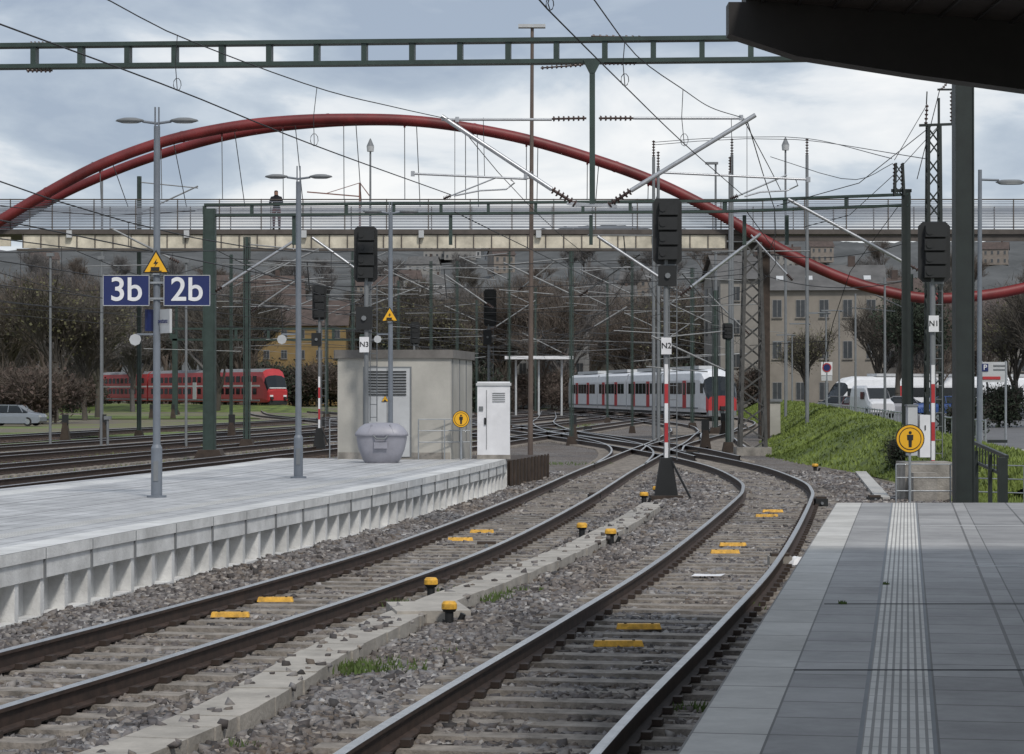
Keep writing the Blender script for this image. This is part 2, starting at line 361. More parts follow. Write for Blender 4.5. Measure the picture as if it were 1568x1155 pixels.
# ------------------------------------------------------------------ right platform
t_r=TM('right_platform_pavers',(.29,.283,.278),(.37,.362,.355),(.13,.125,.12),.60,.50,.012,0,.6,.45)
t_r2=TM('right_platform_dark_pavers',(.24,.235,.232),(.32,.313,.308),(.10,.098,.095),.6,.6,.012,0,.6,.4)
t_rc=TM('right_platform_coping',(.50,.485,.455),(.57,.555,.525),(.22,.21,.2),.9,.6,.012,0,.75,.35)
t_rt=TM('right_tactile_strip',(.60,.585,.55),(.66,.645,.61),(.29,.28,.27),.3,.042,.008,0,.75,.3)
mb=MB('right_station_platform')
ang=math.atan(.168)
dv=np.array([math.sin(ang),math.cos(ang)]); nv=np.array([math.cos(ang),-math.sin(ang)])
o0=np.array([.74-.168*10.47,0.])
S0=-6; S1=33.9/dv[1]
offs=[0,.36,.78,.80,1.12,1.14,1.8,3.4,3.43,14]
mt=[t_rc,t_r,m_mgrey,t_rt,m_mgrey,t_r,t_r2,m_mgrey,t_r2]
for k in range(len(offs)-1):
    Q=[];U=[]
    def ez(t): return (33.9-o0[1]-nv[1]*t)/dv[1]
    for s,t in((S0,offs[k]),(ez(offs[k]),offs[k]),(ez(offs[k+1]),offs[k+1]),(S0,offs[k+1])):
        p=o0+dv*s+nv*t; Q.append((p[0],p[1],PT)); U.append((s+50,t-offs[k]))
    mb.add(Q,[(0,1,2,3)],mt[k],uvs=[U])
a=o0+dv*S0; b_=o0+dv*S1; c_=(b_[0]+14,33.9)
mb.add([(a[0],a[1],PT),(b_[0],b_[1],PT),(b_[0],b_[1],-.1),(a[0],a[1],-.1)],[(0,1,2,3)],m_conc2)
mb.add([(b_[0],33.9,PT),(c_[0],33.9,PT),(c_[0],33.9,-.1),(b_[0],33.9,-.1)],[(0,1,2,3)],m_conc2)
for px0,py0,px1,py1 in((1262,925,1600,925),(1470,866,1600,868),(1410,805,1600,805),(1215,1026,1600,1026)):
    x0,y0=gp(px0,py0,PT);x1,y1=gp(px1,py1,PT); mb.beam((x0,y0,PT+.001),(x1,y1,PT+.001),.03,.006,m_lgrey if py0 in(866,805) else m_blk)
x0,y0=gp(1480,945,PT); mb.box((x0+1,y0,PT+.001),(.9,.9,.006),m_mgrey,-ang)
mb.build()
# ------------------------------------------------------------------ canopy
mb=MB('platform_canopy')
Yc=20
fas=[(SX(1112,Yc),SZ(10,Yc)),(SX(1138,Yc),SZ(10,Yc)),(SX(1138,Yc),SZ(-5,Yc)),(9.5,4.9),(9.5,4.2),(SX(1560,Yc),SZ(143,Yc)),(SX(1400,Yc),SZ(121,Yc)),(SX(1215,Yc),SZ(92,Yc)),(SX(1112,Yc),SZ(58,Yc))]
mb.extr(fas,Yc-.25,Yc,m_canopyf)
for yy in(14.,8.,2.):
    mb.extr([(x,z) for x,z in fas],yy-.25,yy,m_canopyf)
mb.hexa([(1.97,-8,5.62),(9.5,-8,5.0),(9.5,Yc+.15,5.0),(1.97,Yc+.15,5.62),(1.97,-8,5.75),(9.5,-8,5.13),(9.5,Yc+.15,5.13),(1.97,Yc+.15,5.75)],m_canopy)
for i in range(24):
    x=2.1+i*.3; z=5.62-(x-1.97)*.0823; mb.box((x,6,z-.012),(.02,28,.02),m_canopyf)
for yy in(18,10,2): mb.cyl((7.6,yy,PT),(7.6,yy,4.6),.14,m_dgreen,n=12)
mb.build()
# ------------------------------------------------------------------ gantry 1
Yg=37.0
mb=MB('overhead_line_gantry')
g0=Vector((SX(-90,37.9),37.9,SZ(86,37.8))); g1=Vector((SX(1150,36.9),36.9,SZ(75,36.9)))
g2=Vector((SX(1500,36.5),36.5,g1.z+.0))
mb.vier(g0,g1,.34,.75,.26,m_green,.065); mb.vier(g1,g2,.34,.75,.26,m_green,.065)
mb.box((SX(1475,36.5),36.5,3.6),(.27,.27,7.6),m_dgreen); 
for s_ in(-1,1): mb.box((SX(1475,36.5)+s_*.135,36.5,3.6),(.02,.31,7.4),m_dgreen)
mb.box((SX(1475,36.5),36.5,.2),(.6,.6,.55),m_conc2)
mb.box((g0.x,g0.y,3.7),(.3,.3,7.6),m_green)
px_=SX(907,Yg)
mb.box((px_,Yg,(SZ(95,Yg)+SZ(312,Yg))/2),(.085,.085,SZ(95,Yg)-SZ(312,Yg)),m_green)
mb.extr([(SX(893,Yg),SZ(92,Yg)),(SX(921,Yg),SZ(92,Yg)),(SX(911,Yg),SZ(112,Yg)),(SX(903,Yg),SZ(112,Yg))],Yg-.05,Yg+.05,m_green)
mb.beam(W(868,312,Yg),W(945,316,Yg),.06,.05,m_alu)
mb.cyl(W(676,183,Yg),W(845,183,Yg),.022,m_alu); mb.insul(W(845,182,Yg),W(898,181,Yg),.045,7)
mb.insul(W(917,181,Yg),W(970,181,Yg),.045,7); mb.cyl(W(970,181,Yg),W(1140,181,Yg),.022,m_alu)
mb.cyl(W(676,178,Yg),W(845,290,Yg),.038,m_alu,n=10); mb.insul(W(845,290,Yg),W(884,314,Yg),.065,6)
mb.cyl(W(1157,176,Yg),W(966,292,Yg),.038,m_alu,n=10); mb.insul(W(966,292,Yg),W(930,316,Yg),.065,6)
mb.cyl(W(632,266,Yg),W(806,274,Yg),.018,m_alu); mb.tube([W(806,274,Yg),W(818,270,Yg),W(814,262,Yg)],.015,m_alu)
mb.tube([W(695,300,Yg),W(735,292,Yg),W(775,290,Yg),W(788,280,Yg),W(782,275,Yg)],.014,m_alu)
mb.cyl(W(1010,264,Yg),W(1238,275,Yg),.018,m_alu); mb.tube([W(1140,301,Yg),W(1165,294,Yg),W(1205,292,Yg),W(1222,284,Yg),W(1218,273,Yg)],.014,m_alu)
for a,b_ in(((740,180),(742,270)),((1120,182),(1122,270))): mb.cyl(W(*a,Yg),W(*b_,Yg),.005,m_wire,n=4)
for px,py in((632,266),(1238,275),(700,183),(1135,180),(805,270)): 
    p=Vector(W(px,py,Yg)); mb.box(p,(.06,.06,.08),m_alu)
mb.insul(W(40,108,37.7),W(80,108,37.7),.035,6); mb.insul(W(45,66,37.8),W(80,66,37.8),.035,6)
mb.insul(W(828,104,37.1),W(893,99,37.0),.03,9); mb.insul(W(925,97,37.0),W(975,97,37.),.03,8)
mb.insul(W(905,55,37.),W(985,57,37.),.03,8); mb.cyl(W(1112,57,36.9),W(985,57,37.),.012,m_wire)
mb.build()
# ------------------------------------------------------------------ wires
mb=MB('overhead_wires')
def wire(pts,r=.011,n=4): mb.tube(pts,r,m_wire,n)
Lc=[W(-60,14,17.),W(0,37,18.3),W(270,137,22.3),W(480,222,26.),W(695,300,37)]
Lm=[W(60,-50,18),W(170,2,20),W(280,58,22.5),W(485,134,26.4),W(600,163,31),W(690,183,37)]
Rc=[W(800,-30,14.8),W(828,3,15.5),W(955,130,20),W(1050,222,26),W(1140,301,37)]
Rm=[W(880,-35,16),W(912,2,18),W(975,85,21),W(1045,136,25),W(1090,165,31),W(1137,180,37)]
def smooth(p,st=1.0): return resample(p,st)
for p in(Lc,Rc): wire(smooth(p),.0075)
for p in(Lm,Rm): wire(smooth(p),.0065)
def dropper(a,b_,Y):
    wire([W(a[0],a[1],Y),W((a[0]+b_[0])/2-3,(a[1]+b_[1])/2,Y),W(b_[0],b_[1],Y)],.004)
    cx,cy=b_; pts=[W(cx+6*math.sin(t)*1.0,cy-8+8*math.cos(t)*1.2,Y) for t in np.linspace(0,6.28,10)]; wire(pts,.0035)
dropper((271,55),(271,137),22.4); dropper((485,134),(481,222),26.2); dropper((842,-5),(842,14),15.8)
dropper((957,62),(957,130),20.1); dropper((1046,137),(1048,222),25.6)
def catenary(line,zc,zm,r=.013,span=45,sag=.9):
    P=resample(line,5.); n_=len(P)
    con=[(x,y,zc) for x,y in P]; mes=[]
    for i,(x,y) in enumerate(P):
        t=((i*5)%span)/span; mes.append((x,y,zm-sag*4*t*(1-t)))
    wire(con,r); wire(mes,r)
    for i in range(0,n_,2): wire([con[i],mes[i]],r*.6,3)
catenary([(-.9,37),(2.45,63),(5.2,88),(8.2,116),(9.6,130)],5.15,6.6,.009)
catenary([(3.7,37),(5.8,51.6),(6.48,67),(5.4,86),(3,111),(-2,160)],5.15,6.6,.009)
for a in(-15.1,-19.8,-24.3,-28.8,-33.3): catenary(lin(a,.14,30,300),5.4,6.8,.014)
catenary([(5.45,86),(9.4,116),(13.2,140),(17.5,200),(5,300)],5.4,6.8,.014)
catenary([(4.3,84),(3.9,112),(2.2,165),(4,260)],5.4,6.8,.014)
for a in([W(1000,218,110),W(1115,210,105),W(1236,212,100),W(1375,245,75)],[W(1000,222,112),W(1120,213,108),W(1236,215,104),W(1430,245,75)],
         [W(1180,240,100),W(1300,275,90),W(1375,247,75)],[W(1140,185,60),W(1180,260,70),W(1200,300,80)],[W(1420,160,75),W(1395,215,75),W(1370,245,74)],
         [W(1440,135,75),W(1432,180,75),W(1400,290,75)],[W(0,315,80),W(150,330,85),W(313,322,80)],[W(1045,420,50),W(1090,470,90),W(1140,500,90)],
         [W(1260,560,85),W(1300,420,80),W(1388,300,78)],[W(1430,190,75),W(1280,300,76),W(1130,318,78)],[W(1440,190,75),W(1300,330,80),W(1180,350,85)]):
    wire(resample(a,3.),.014)
for (x0,y0,Y0,x1,y1,Y1) in((330,395,80,1140,385,88),(330,430,80,1140,420,88),(378,450,98,1090,440,130),(378,470,98,1120,465,130),(330,500,120,1100,505,150),(420,530,170,1100,520,170),(160,420,100,330,400,85),(0,440,120,330,425,100),(0,470,150,378,470,130),(1160,385,88,1388,372,78),(1165,420,88,1388,430,78)):
    a=Vector(W(x0,y0,Y0));b_=Vector(W(x1,y1,Y1)); wire([a.lerp(b_,t)-Vector((0,0,1.2*4*t*(1-t)*.3)) for t in np.linspace(0,1,12)],.014)
mb.build()
# ------------------------------------------------------------------ gantry 2 & masts
mb=MB('overhead_line_gantry')
Y2=80
mb.vier(W(313,322,Y2),W(1110,316,Y2),.36,1.6,.3,m_green,.08); mb.vier(W(1110,316,Y2),W(1392,306,78),.36,1.6,.3,m_green,.08)
mb.box((SX(321,Y2),Y2,(SZ(320,Y2)-.1)/2),(.36,.36,SZ(320,Y2)+.1),m_green)
for s_ in(-1,1): mb.box((SX(321,Y2)+s_*.19,Y2,SZ(320,Y2)/2),(.03,.42,SZ(320,Y2)),m_green)
mb.extr([(SX(296,Y2),-.1),(SX(348,Y2),-.1),(SX(338,Y2),.35),(SX(306,Y2),.35)],Y2-.5,Y2+.5,m_brown)
mb.box((SX(1388,78),78,SZ(290,78)/2),(.25,.25,SZ(290,78)),m_dgreen)
mb.build()
def mast(px,pytop,Y,w,mat=m_green,z0=-.1,name='catenary_mast',base=True):
    mb=MB(name); x=SX(px,Y); zt=SZ(pytop,Y)
    mb.box((x,Y,(zt+z0)/2),(w*.5,w,zt-z0),mat)
    for s_ in(-1,1): mb.box((x+s_*w*.45,Y,(zt+z0)/2),(w*.12,w*1.1,zt-z0),mat)
    if base: mb.extr([(x-w*1.3,z0),(x+w*1.3,z0),(x+w*.8,z0+.45),(x-w*.8,z0+.45)],Y-w*1.2,Y+w*1.2,m_brown)
    return mb,x,zt
for px,py,Y,w in((378,363,98,.27),(875,385,104,.2),(1115,495,92,.2),(1095,445,130,.3),(213,270,120,.2),(540,370,170,.25),(700,400,190,.25),(930,430,180,.2),(1395,420,120,.2),(500,450,210,.3),(610,430,230,.3),(820,440,240,.3),(270,420,250,.3),(1060,410,150,.25),(780,380,140,.2),(354,390,135,.18),(660,400,150,.2),(968,400,135,.16),(1010,470,200,.25),(730,460,220,.25)):
    mb,x,zt=mast(px,py,Y,w); s_=1 if px<600 else -1
    mb.cyl((x,Y,zt-.3),(x+s_*3,Y,zt-.6),.03,m_alud,n=5); mb.cyl((x,Y,zt-1.9),(x+s_*3,Y,zt-.5),.04,m_alud,n=5)
    mb.cyl((x+s_*.8,Y,zt-1.9),(x+s_*3.2,Y,zt-1.7),.025,m_alud,n=5); mb.build()
mb=MB('cantilever_arms')
for a,b_,Y,r in(((340,440),(452,368),80,.05),((478,364),(545,412),82,.05),((915,362),(1010,425),80,.055),((1058,440),(1165,358),80,.055),((1207,305),(1385,402),78,.055),
                ((170,350),(260,395),90,.04),((395,470),(460,425),98,.04),((1020,470),(1100,410),110,.04),((1085,450),(1140,505),110,.04),((680,420),(745,465),110,.04),
                ((850,400),(800,440),120,.04),((1130,300),(1205,268),80,.03),((910,500),(960,470),140,.04),((440,475),(500,450),130,.04),((560,470),(640,440),150,.04),((1150,360),(1205,420),84,.035),
                ((690,300),(760,272),80,.025),((620,400),(560,450),120,.035),((980,390),(900,445),115,.035),((760,500),(820,460),160,.04),((1020,520),(1080,480),150,.035),((860,540),(800,510),190,.04)):
    mb.cyl(W(*a,Y),W(*b_,Y),r,m_alu if Y<90 else m_alud,n=7)
    p=Vector(W(*b_,Y)); q2=Vector(W(*a,Y)); low=p if p.z<q2.z else q2; oth=q2 if low is p else p
    mb.insul(low,low.lerp(oth,-.16),.09,5)
for x0,x1,y,Y in((340,560,405,82),(900,1010,360,80),(600,760,412,100),(740,1000,412,110),(860,1000,455,130),(380,560,400,82),(1050,1160,470,95),(1090,1240,385,90),(340,520,470,110),(430,640,452,130),(620,760,480,150),(560,760,520,170),(800,1000,520,170),(130,240,408,95),(880,1100,475,140),(1040,1140,425,100)):
    mb.cyl(W(x0,y,Y),W(x1,y+random.uniform(-6,6),Y),.022,m_alud,n=5)
    mb.cyl(W((x0+x1)/2,y,Y),W((x0+x1)/2+4,y+45,Y),.02,m_wire,n=4)
for k in range(70):
    x0=random.uniform(330,1150); y=random.uniform(395,560); Y=random.uniform(100,200)
    mb.cyl(W(x0,y,Y),W(x0+random.choice((-1,1))*random.uniform(40,160),y+random.uniform(-14,14),Y),.016,random.choice((m_wire,m_wire,m_alud,m_lgrey)),n=3)
for px in(450,690,905,1140,1205):
    mb.box((SX(px,80),80,(SZ(330,80)+SZ(375,80))/2),(.12,.12,SZ(330,80)-SZ(375,80)),m_green)
mb.build()
mb=MB('overhead_line_gantry'); mb.vier(W(262,512,235),W(560,512,235),1.1,3.2,.5,m_green,.2); 
for px in(268,555): mb.box((SX(px,235),235,SZ(512,235)/2),(.5,.5,SZ(512,235)),m_green)
mb.build()
mb=MB('lattice_mast'); mb.lattice(SX(1152,88),88,-.1,SZ(372,88),.95,.55,m_dsteel,.6,.075); mb.box((SX(1152,88),88,.0),(1.3,1.3,.5),m_conc2); mb.build()
mb=MB('lattice_mast'); mb.lattice(SX(1430,75),75,.3,SZ(192,75),.5,.36,m_dgreen,.5,.055)
mb.beam(W(1408,192,75),W(1460,190,75),.08,.08,m_dgreen); mb.beam(W(1438,150,75),W(1438,192,75),.07,.07,m_dgreen); mb.beam(W(1436,137,75),W(1462,137,75),.06,.06,m_dgreen)
mb.insul(W(1458,140,75),W(1458,188,75),.07,8); mb.insul(W(1420,160,75),W(1418,192,75),.06,5); mb.insul(W(1442,137,75),W(1450,128,75),.05,3); mb.cyl(W(1419,160,75),W(1420,140,75),.02,m_dgreen)
mb.build()
mb=MB('lattice_mast'); mb.lattice(SX(1377,76),76,SZ(300,76),SZ(250,76),.3,.22,m_dgreen,.3,.04); mb.insul(W(1370,250,76),W(1370,285,76),.06,6); mb.insul(W(1382,250,76),W(1382,285,76),.06,6)
mb.beam(W(1365,292,76),W(1396,292,76),.1,.1,m_dgreen);mb.box((SX(1385,76),76,SZ(300,76)/2),(.16,.16,SZ(300,76)),m_dgreen); mb.build()
for px,py in((1001,215),(1008,232),(1121,212),(1236,212),(1118,240)):
    mb=MB('feeder_pole'); Y=108; mb.cyl((SX(px,Y),Y,-.1),W(px,py+25,Y),.09,m_mgrey,.07); mb.insul(W(px,py,Y),W(px,py+26,Y),.08,6); mb.build()
mb=MB('floodlight_mast'); mb.cyl((SX(812,88),88,-.1),W(815,42,88),.105,M('rusty_mast',(.12,.09,.075),.7),.065,n=10)
mb.box((SX(805,88),88,SZ(40,88)),(.55,.35,.12),m_lgrey); mb.box((SX(826,88),88,SZ(40,88)),(.45,.35,.12),m_lgrey); mb.build()
for px,py,Y,hh in((567,212,150,1),(1203,210,150,1)):
    mb=MB('street_lamp'); x=SX(px,Y); mb.cyl((x,Y,-.1),W(px,py+20,Y),.1,m_mgrey,.06); mb.cyl(W(px,py+20,Y),W(px,py+12,Y),.22,m_lgrey,.25,n=10); mb.cyl(W(px,py+12,Y),W(px,py,Y),.25,m_mgrey,.03,n=10); mb.build()
# ------------------------------------------------------------------ platform lamps
def plamp(px,Y,pytop,pyarm,reach,sh=False):
    mb=MB('platform_lamp'); x=SX(px,Y); zt=SZ(pytop,Y); za=SZ(pyarm,Y)
    mb.cyl((x,Y,PT),(x,Y,PT+.75),.085,m_post,.085,n=12); mb.cyl((x,Y,PT+.75),(x,Y,PT+.8),.085,m_post,.06,n=12); mb.cyl((x,Y,PT+.8),(x,Y,zt-.28),.058,m_post,.048,n=12)
    for s_ in(-.028,.028): mb.box((x+s_,Y,zt-.14),(.02,.05,.3),m_post)
    mb.cyl((x,Y,PT),(x,Y,PT+.03),.15,m_post,n=12)
    mb.box((x,Y-.087,PT+.4),(.07,.01,.3),m_mgrey)
    for s_ in(-1,1):
        mb.tube([(x,Y,za),(x+s_*reach*.35,Y,za+.03)],.022,m_post)
        P=[];K=12
        for zz,sc in((-.035,.55),(-.005,1.),(.02,.9),(.045,.45)):
            for k in range(K):
                a=2*math.pi*k/K; P.append((x+s_*(reach*.66)+math.cos(a)*reach*.36*sc,Y+math.sin(a)*.12*sc,za+.04+zz))
        fs=[(i*K+k,i*K+(k+1)%K,(i+1)*K+(k+1)%K,(i+1)*K+k) for i in range(3) for k in range(K)]
        mb.add(P,fs,m_mgrey,True); mb.add(P,[tuple(range(K)),tuple(range(3*K,4*K))[::-1]],m_lgrey)
    mb.cyl((x-.28,Y-.05,SZ(518 if not sh else 480,Y)),(x-.28,Y-.3,SZ(518 if not sh else 480,Y)-.03),.05,m_lgrey,.09)
    mb.beam((x,Y,SZ(512 if not sh else 474,Y)),(x-.3,Y,SZ(512 if not sh else 474,Y)),.03,.03,m_post)
    return mb.build()
plamp(240,35.6,165,189,.62); plamp(457,43.6,255,274,.62); plamp(598,54.2,310,327,.64)
def tri_sign(px,py,Y,r):
    mb=MB('electrical_warning_sign'); x=SX(px,Y); z=SZ(py,Y)
    def tri(R,y0,y1,m): mb.extr([(x+R*math.sin(a),z+R*math.cos(a)) for a in(0,2.094,4.189)],y0,y1,m)
    tri(r,Y-.09,Y-.075,m_blk); tri(r*.84,Y-.096,Y-.091,m_orange)
    mb.box((x-r*.05,Y-.1,z-r*.22),(r*.55,.006,r*.22),m_blk); mb.box((x,Y-.1,z-r*.37),(r*.75,.006,r*.05),m_blk)
    mb.extr([(x+r*.05,z+r*.42),(x-r*.16,z+r*.1),(x-r*.02,z+r*.1),(x-r*.1,z-r*.1),(x+r*.16,z+r*.2),(x+r*.02,z+r*.2)],Y-.1,Y-.097,m_blk)
    mb.box((x,Y-.07,z-r*.1),(.1,.03,r),m_galv); mb.build()
tri_sign(240,407,35.6,.235); tri_sign(597,485,54.2,.225)
Y=35.5
for (x0,x1,t) in((158,229,'3b'),(251,322,'2b')):
    mb=MB('platform_number_sign'); cx=SX((x0+x1)/2,Y); cz=SZ(445,Y); w=(x1-x0)/F*Y; h=47/F*Y
    mb.box((cx,Y,cz),(w,.05,h),m_blue)
    for zz in(-1,1): mb.box((cx,Y-.028,cz+zz*h/2*.985),(w,.01,.009),m_lgrey)
    for xx in(-1,1): mb.box((cx+xx*w/2*.99,Y-.028,cz),(.009,.01,h*.94),m_lgrey)
    mb.beam((cx,Y+.04,cz+.12),(SX(240,Y),Y+.04,cz+.12),.03,.03,m_galv); mb.beam((cx,Y+.04,cz-.12),(SX(240,Y),Y+.04,cz-.12),.03,.03,m_galv)
    o=mb.build(); text(t,(cx,Y-.03,cz),.5,m_white,o)
mb=MB('platform_number_sign'); mb.box((SX(229,35.5),35.75,SZ(490,35.5)),(.26,.04,.33),m_blue,.9); mb.build()
mb=MB('station_name_sign'); mb.box((SX(252,35.5),35.5,SZ(492,35.5)),(.4,.04,.36),m_lgrey,-.95); o=mb.build()
text('Konstanz',(SX(251,35.5)-.03,35.46,SZ(492,35.5)),.1,m_blue,o,(math.pi/2,0,-.95))
# ------------------------------------------------------------------ signals
def signal(px,Y,x0,x1,y0,y1,pybase,z0,plate=None,rw=True,small=None,basep=True):
    mb=MB('railway_signal'); cx=SX((x0+x1)/2,Y); w=(x1-x0)/F*Y; zt=SZ(y0,Y); zb=SZ(y1,Y); h=zt-zb; x=SX(px,Y)
    c=w*.14
    mb.extr([(cx-w/2+c,zt),(cx+w/2-c,zt),(cx+w/2,zt-c),(cx+w/2,zb+c),(cx+w/2-c,zb),(cx-w/2+c,zb),(cx-w/2,zb+c),(cx-w/2,zt-c)],Y-.02,Y+.02,m_blk)
    for k in range(4):
        zz=zt-h*(.16+.225*k); mb.box((cx+(.0 if k%2 else .02),Y-.1,zz),(w*.66,.16,h*.19),m_blk)
        mb.cyl((cx-w*.18,Y-.2,zz),(cx-w*.18,Y-.1,zz),w*.12,m_blk); mb.cyl((cx+w*.18,Y+.02,zz),(cx+w*.18,Y+.25,zz+.01),w*.14,m_blk)
    if small:
        a,b_,e_,f_=small; mb.box((SX((a+b_)/2,Y),Y,SZ((e_+f_)/2,Y)),((b_-a)/F*Y,.16,(f_-e_)/F*Y),m_blk); mb.cyl((SX((a+b_)/2,Y),Y-.13,SZ((e_+f_)/2,Y)),(SX((a+b_)/2,Y),Y-.05,SZ((e_+f_)/2,Y)),.06,m_mgrey)
    mb.cyl((x,Y+.02,z0),(x,Y+.02,zb+.1),.055,m_mgrey,n=10)
    mb.beam((x-.05,Y,zb-.02),(cx+w*.3,Y,zb-.02),.05,.05,m_mgrey)
    if rw:
        for k in range(6):
            a=z0+.65+k*.42; mb.box((x,Y-.06,a),(.075,.02,.42),m_white if k%2 else m_tred)
    if basep:
        mb.extr([(x-.27,z0),(x+.27,z0),(x+.12,z0+.95),(x-.12,z0+.95)],Y-.12,Y+.2,m_blk); mb.box((x,Y,z0+.05),(.7,.6,.18),m_brown)
        mb.beam((x+.1,Y-.1,z0+.9),(x+.55,Y-.3,z0),.04,.04,m_blk)
    for s_ in(-.0,.16): mb.cyl((x+.08+s_,Y+.14,z0+.9),(x+.08+s_,Y+.14,zb),.012,m_mgrey,n=4)
    zr=z0+1.
    while zr<zb: mb.cyl((x+.08,Y+.14,zr),(x+.24,Y+.14,zr),.009,m_mgrey,n=4); zr+=.3
    if plate: mb.box((SX(plate[0],Y),Y-.075,SZ(plate[1],Y)),(.22,.02,.36),m_white)
    o=mb.build()
    if plate: text(plate[2],(SX(plate[0],Y),Y-.09,SZ(plate[1],Y)),.17,m_blk,o)
signal(1020,50.6,1000,1044,304,405,765,-.05,(1020,530,'N2'),True,(1008,1036,407,438))
signal(1428,52,1406,1455,340,432,700,-.05,(1429,496,'N1'),True,None,False)
signal(561,55.1,542,578,347,432,650,PT,(558,528,'N3'),False,(545,570,470,505),False)
signal(489,92,478,500,437,490,680,-.05,None,True,(477,492,510,530))
signal(748,120,741,760,443,500,680,-.05,None,False,(740,753,505,528))
signal(634,150,628,643,493,528,680,-.05,None,False,None,False)
signal(1114,92,1106,1122,495,520,690,-.05,None,False,None,False)
# ------------------------------------------------------------------ equipment building
mb=MB('equipment_building'); a=-math.atan(.12)
c0=Vector((SX(516,55.7),55.9,0)); wv=Vector((math.cos(a),math.sin(a),0)); dvv=Vector((-math.sin(a),math.cos(a),0))
def bp(u,v,z): q=c0+wv*u+dvv*v; return (q.x,q.y,z)
Wb=2.72; Db=3.7; z0=-.1; z1=SZ(549,56)
mb.hexa([bp(0,0,z0),bp(Wb,0,z0),bp(Wb,Db,z0),bp(0,Db,z0),bp(0,0,z1),bp(Wb,0,z1),bp(Wb,Db,z1),bp(0,Db,z1)],m_cream)
mb.hexa([bp(-.06,-.06,z1),bp(Wb+.06,-.06,z1),bp(Wb+.06,Db+.06,z1),bp(-.06,Db+.06,z1),bp(-.06,-.06,z1+.2),bp(Wb+.06,-.06,z1+.2),bp(Wb+.06,Db+.06,z1+.2),bp(-.06,Db+.06,z1+.2)],M('roof_fascia',(.15,.14,.13),.8,0,.25,2))
def fb(u0,u1,za,zb,v,mat,t=.03): mb.hexa([bp(u0,v-t,za),bp(u1,v-t,za),bp(u1,v,za),bp(u0,v,za),bp(u0,v-t,zb),bp(u1,v-t,zb),bp(u1,v,zb),bp(u0,v,zb)],mat)
fb(.62,1.78,PT+.05,z1-.2,-.001,m_mgrey,.02); fb(.66,1.19,PT+.06,z1-.24,-.022,m_lgrey,.02); fb(1.21,1.74,PT+.06,z1-.24,-.022,m_lgrey,.02)
for k in range(9): fb(.74,1.66,z1-.88+k*.068,z1-.85+k*.068,-.044,m_blk,.02)
fb(1.24,1.28,PT+.9,PT+1.1,-.044,m_blk,.03)
for v in(.25,1.4,2.55):
    mb.hexa([bp(Wb,v,z0+1.2),bp(Wb+.02,v,z0+1.2),bp(Wb+.02,v+.02,z0+1.2),bp(Wb,v+.02,z0+1.2),bp(Wb,v,z1-.02),bp(Wb+.02,v,z1-.02),bp(Wb+.02,v+.02,z1-.02),bp(Wb,v+.02,z1-.02)],m_mgrey)
fb(0.02,Wb-.02,PT,PT+.16,-.001,m_conc2,.012)
mb.build(); tri_sign(590,612,55.8,.1)
mb=MB('switch_cabinet'); x0=SX(731,56);x1=SX(781,56);zt=SZ(583,56)
mb.box(((x0+x1)/2,56.1,(PT+.2+zt)/2-.1),(x1-x0,.5,zt-PT-.05),m_white); mb.box(((x0+x1)/2,56.1,PT+.05),(x1-x0+.02,.52,.1),m_conc2)
mb.box(((x0+x1)/2,56.1,zt-.09),(x1-x0+.06,.56,.06),m_lgrey)
mb.box(((x0+x1)/2-.17,55.84,(PT+zt)/2+.0),(.012,.01,zt-PT-.45),m_mgrey)
for k in range(5): mb.box(((x0+x1)/2+.12,55.84,zt-.3-k*.05),(.3,.012,.015),m_mgrey)
mb.box(((x0+x1)/2-.2,55.83,PT+.9),(.05,.03,.16),m_blk); mb.box(((x0+x1)/2-.3,55.83,PT+1.2),(.1,.01,.1),m_mgrey); mb.build()
mb=MB('grit_bin'); m_bin=M('grit_bin_plastic',(.28,.28,.32),.45,0,.12,3); bx,by=SX(584.5,53.0),53.0
secs=[(0,.36,.25,0),(.06,.42,.3,0),(.3,.52,.36,0),(.52,.565,.40,0),(.60,.57,.41,0),(.61,.6,.43,1),(.66,.6,.43,1),(.80,.50,.36,1),(.88,.38,.27,1),(.90,.2,.15,1)]
K=24;P=[]
for z,a_,b_,_ in secs:
    for k in range(K):
        t=2*math.pi*k/K; cx=abs(math.cos(t))**.6*math.copysign(1,math.cos(t)); sy=abs(math.sin(t))**.6*math.copysign(1,math.sin(t)); P.append((bx+a_*cx,by+b_*sy,PT+z))
mb.add(P,[(i*K+k,i*K+(k+1)%K,(i+1)*K+(k+1)%K,(i+1)*K+k) for i in range(len(secs)-1) for k in range(K)],m_bin,True)
mb.add(P,[tuple(range((len(secs)-1)*K,len(secs)*K))],m_bin)
mb.tube([(bx-.16,by-.44,PT+.62),(bx-.1,by-.47,PT+.55),(bx+.1,by-.47,PT+.55),(bx+.16,by-.44,PT+.62)],.02,m_mgrey)
for s_ in(-.3,.3): mb.beam((bx+s_,by-.39,PT+.66),(bx+s_*.7,by-.3,PT+.86),.05,.03,m_bin)
mb.box((bx,by-.415,PT+.4),(.3,.02,.14),m_bin); mb.build()
def railing(name,pts,h,mat,post=1.2,r=.018,nr=3,z0=PT):
    mb=MB(name)
    for i in range(len(pts)-1):
        a=Vector((*pts[i],z0));b_=Vector((*pts[i+1],z0));L=(b_-a).length;n_=max(1,int(L/post))
        for k in range(n_+1): q=a.lerp(b_,k/n_); mb.cyl(q,q+Vector((0,0,h)),r*1.2,mat,n=6)
        for k in range(nr): zz=Vector((0,0,h*(1-k/nr*.85))); mb.cyl(a+zz,b_+zz,r,mat,n=6)
    return mb.build()
railing('handrail',[(SX(640,55),55.3),(SX(720,55.3),55.6)],.95,m_galv,.5,.013); railing('handrail',[(SX(505,56),56),(SX(518,56),56)],.95,m_galv,.2,.013)
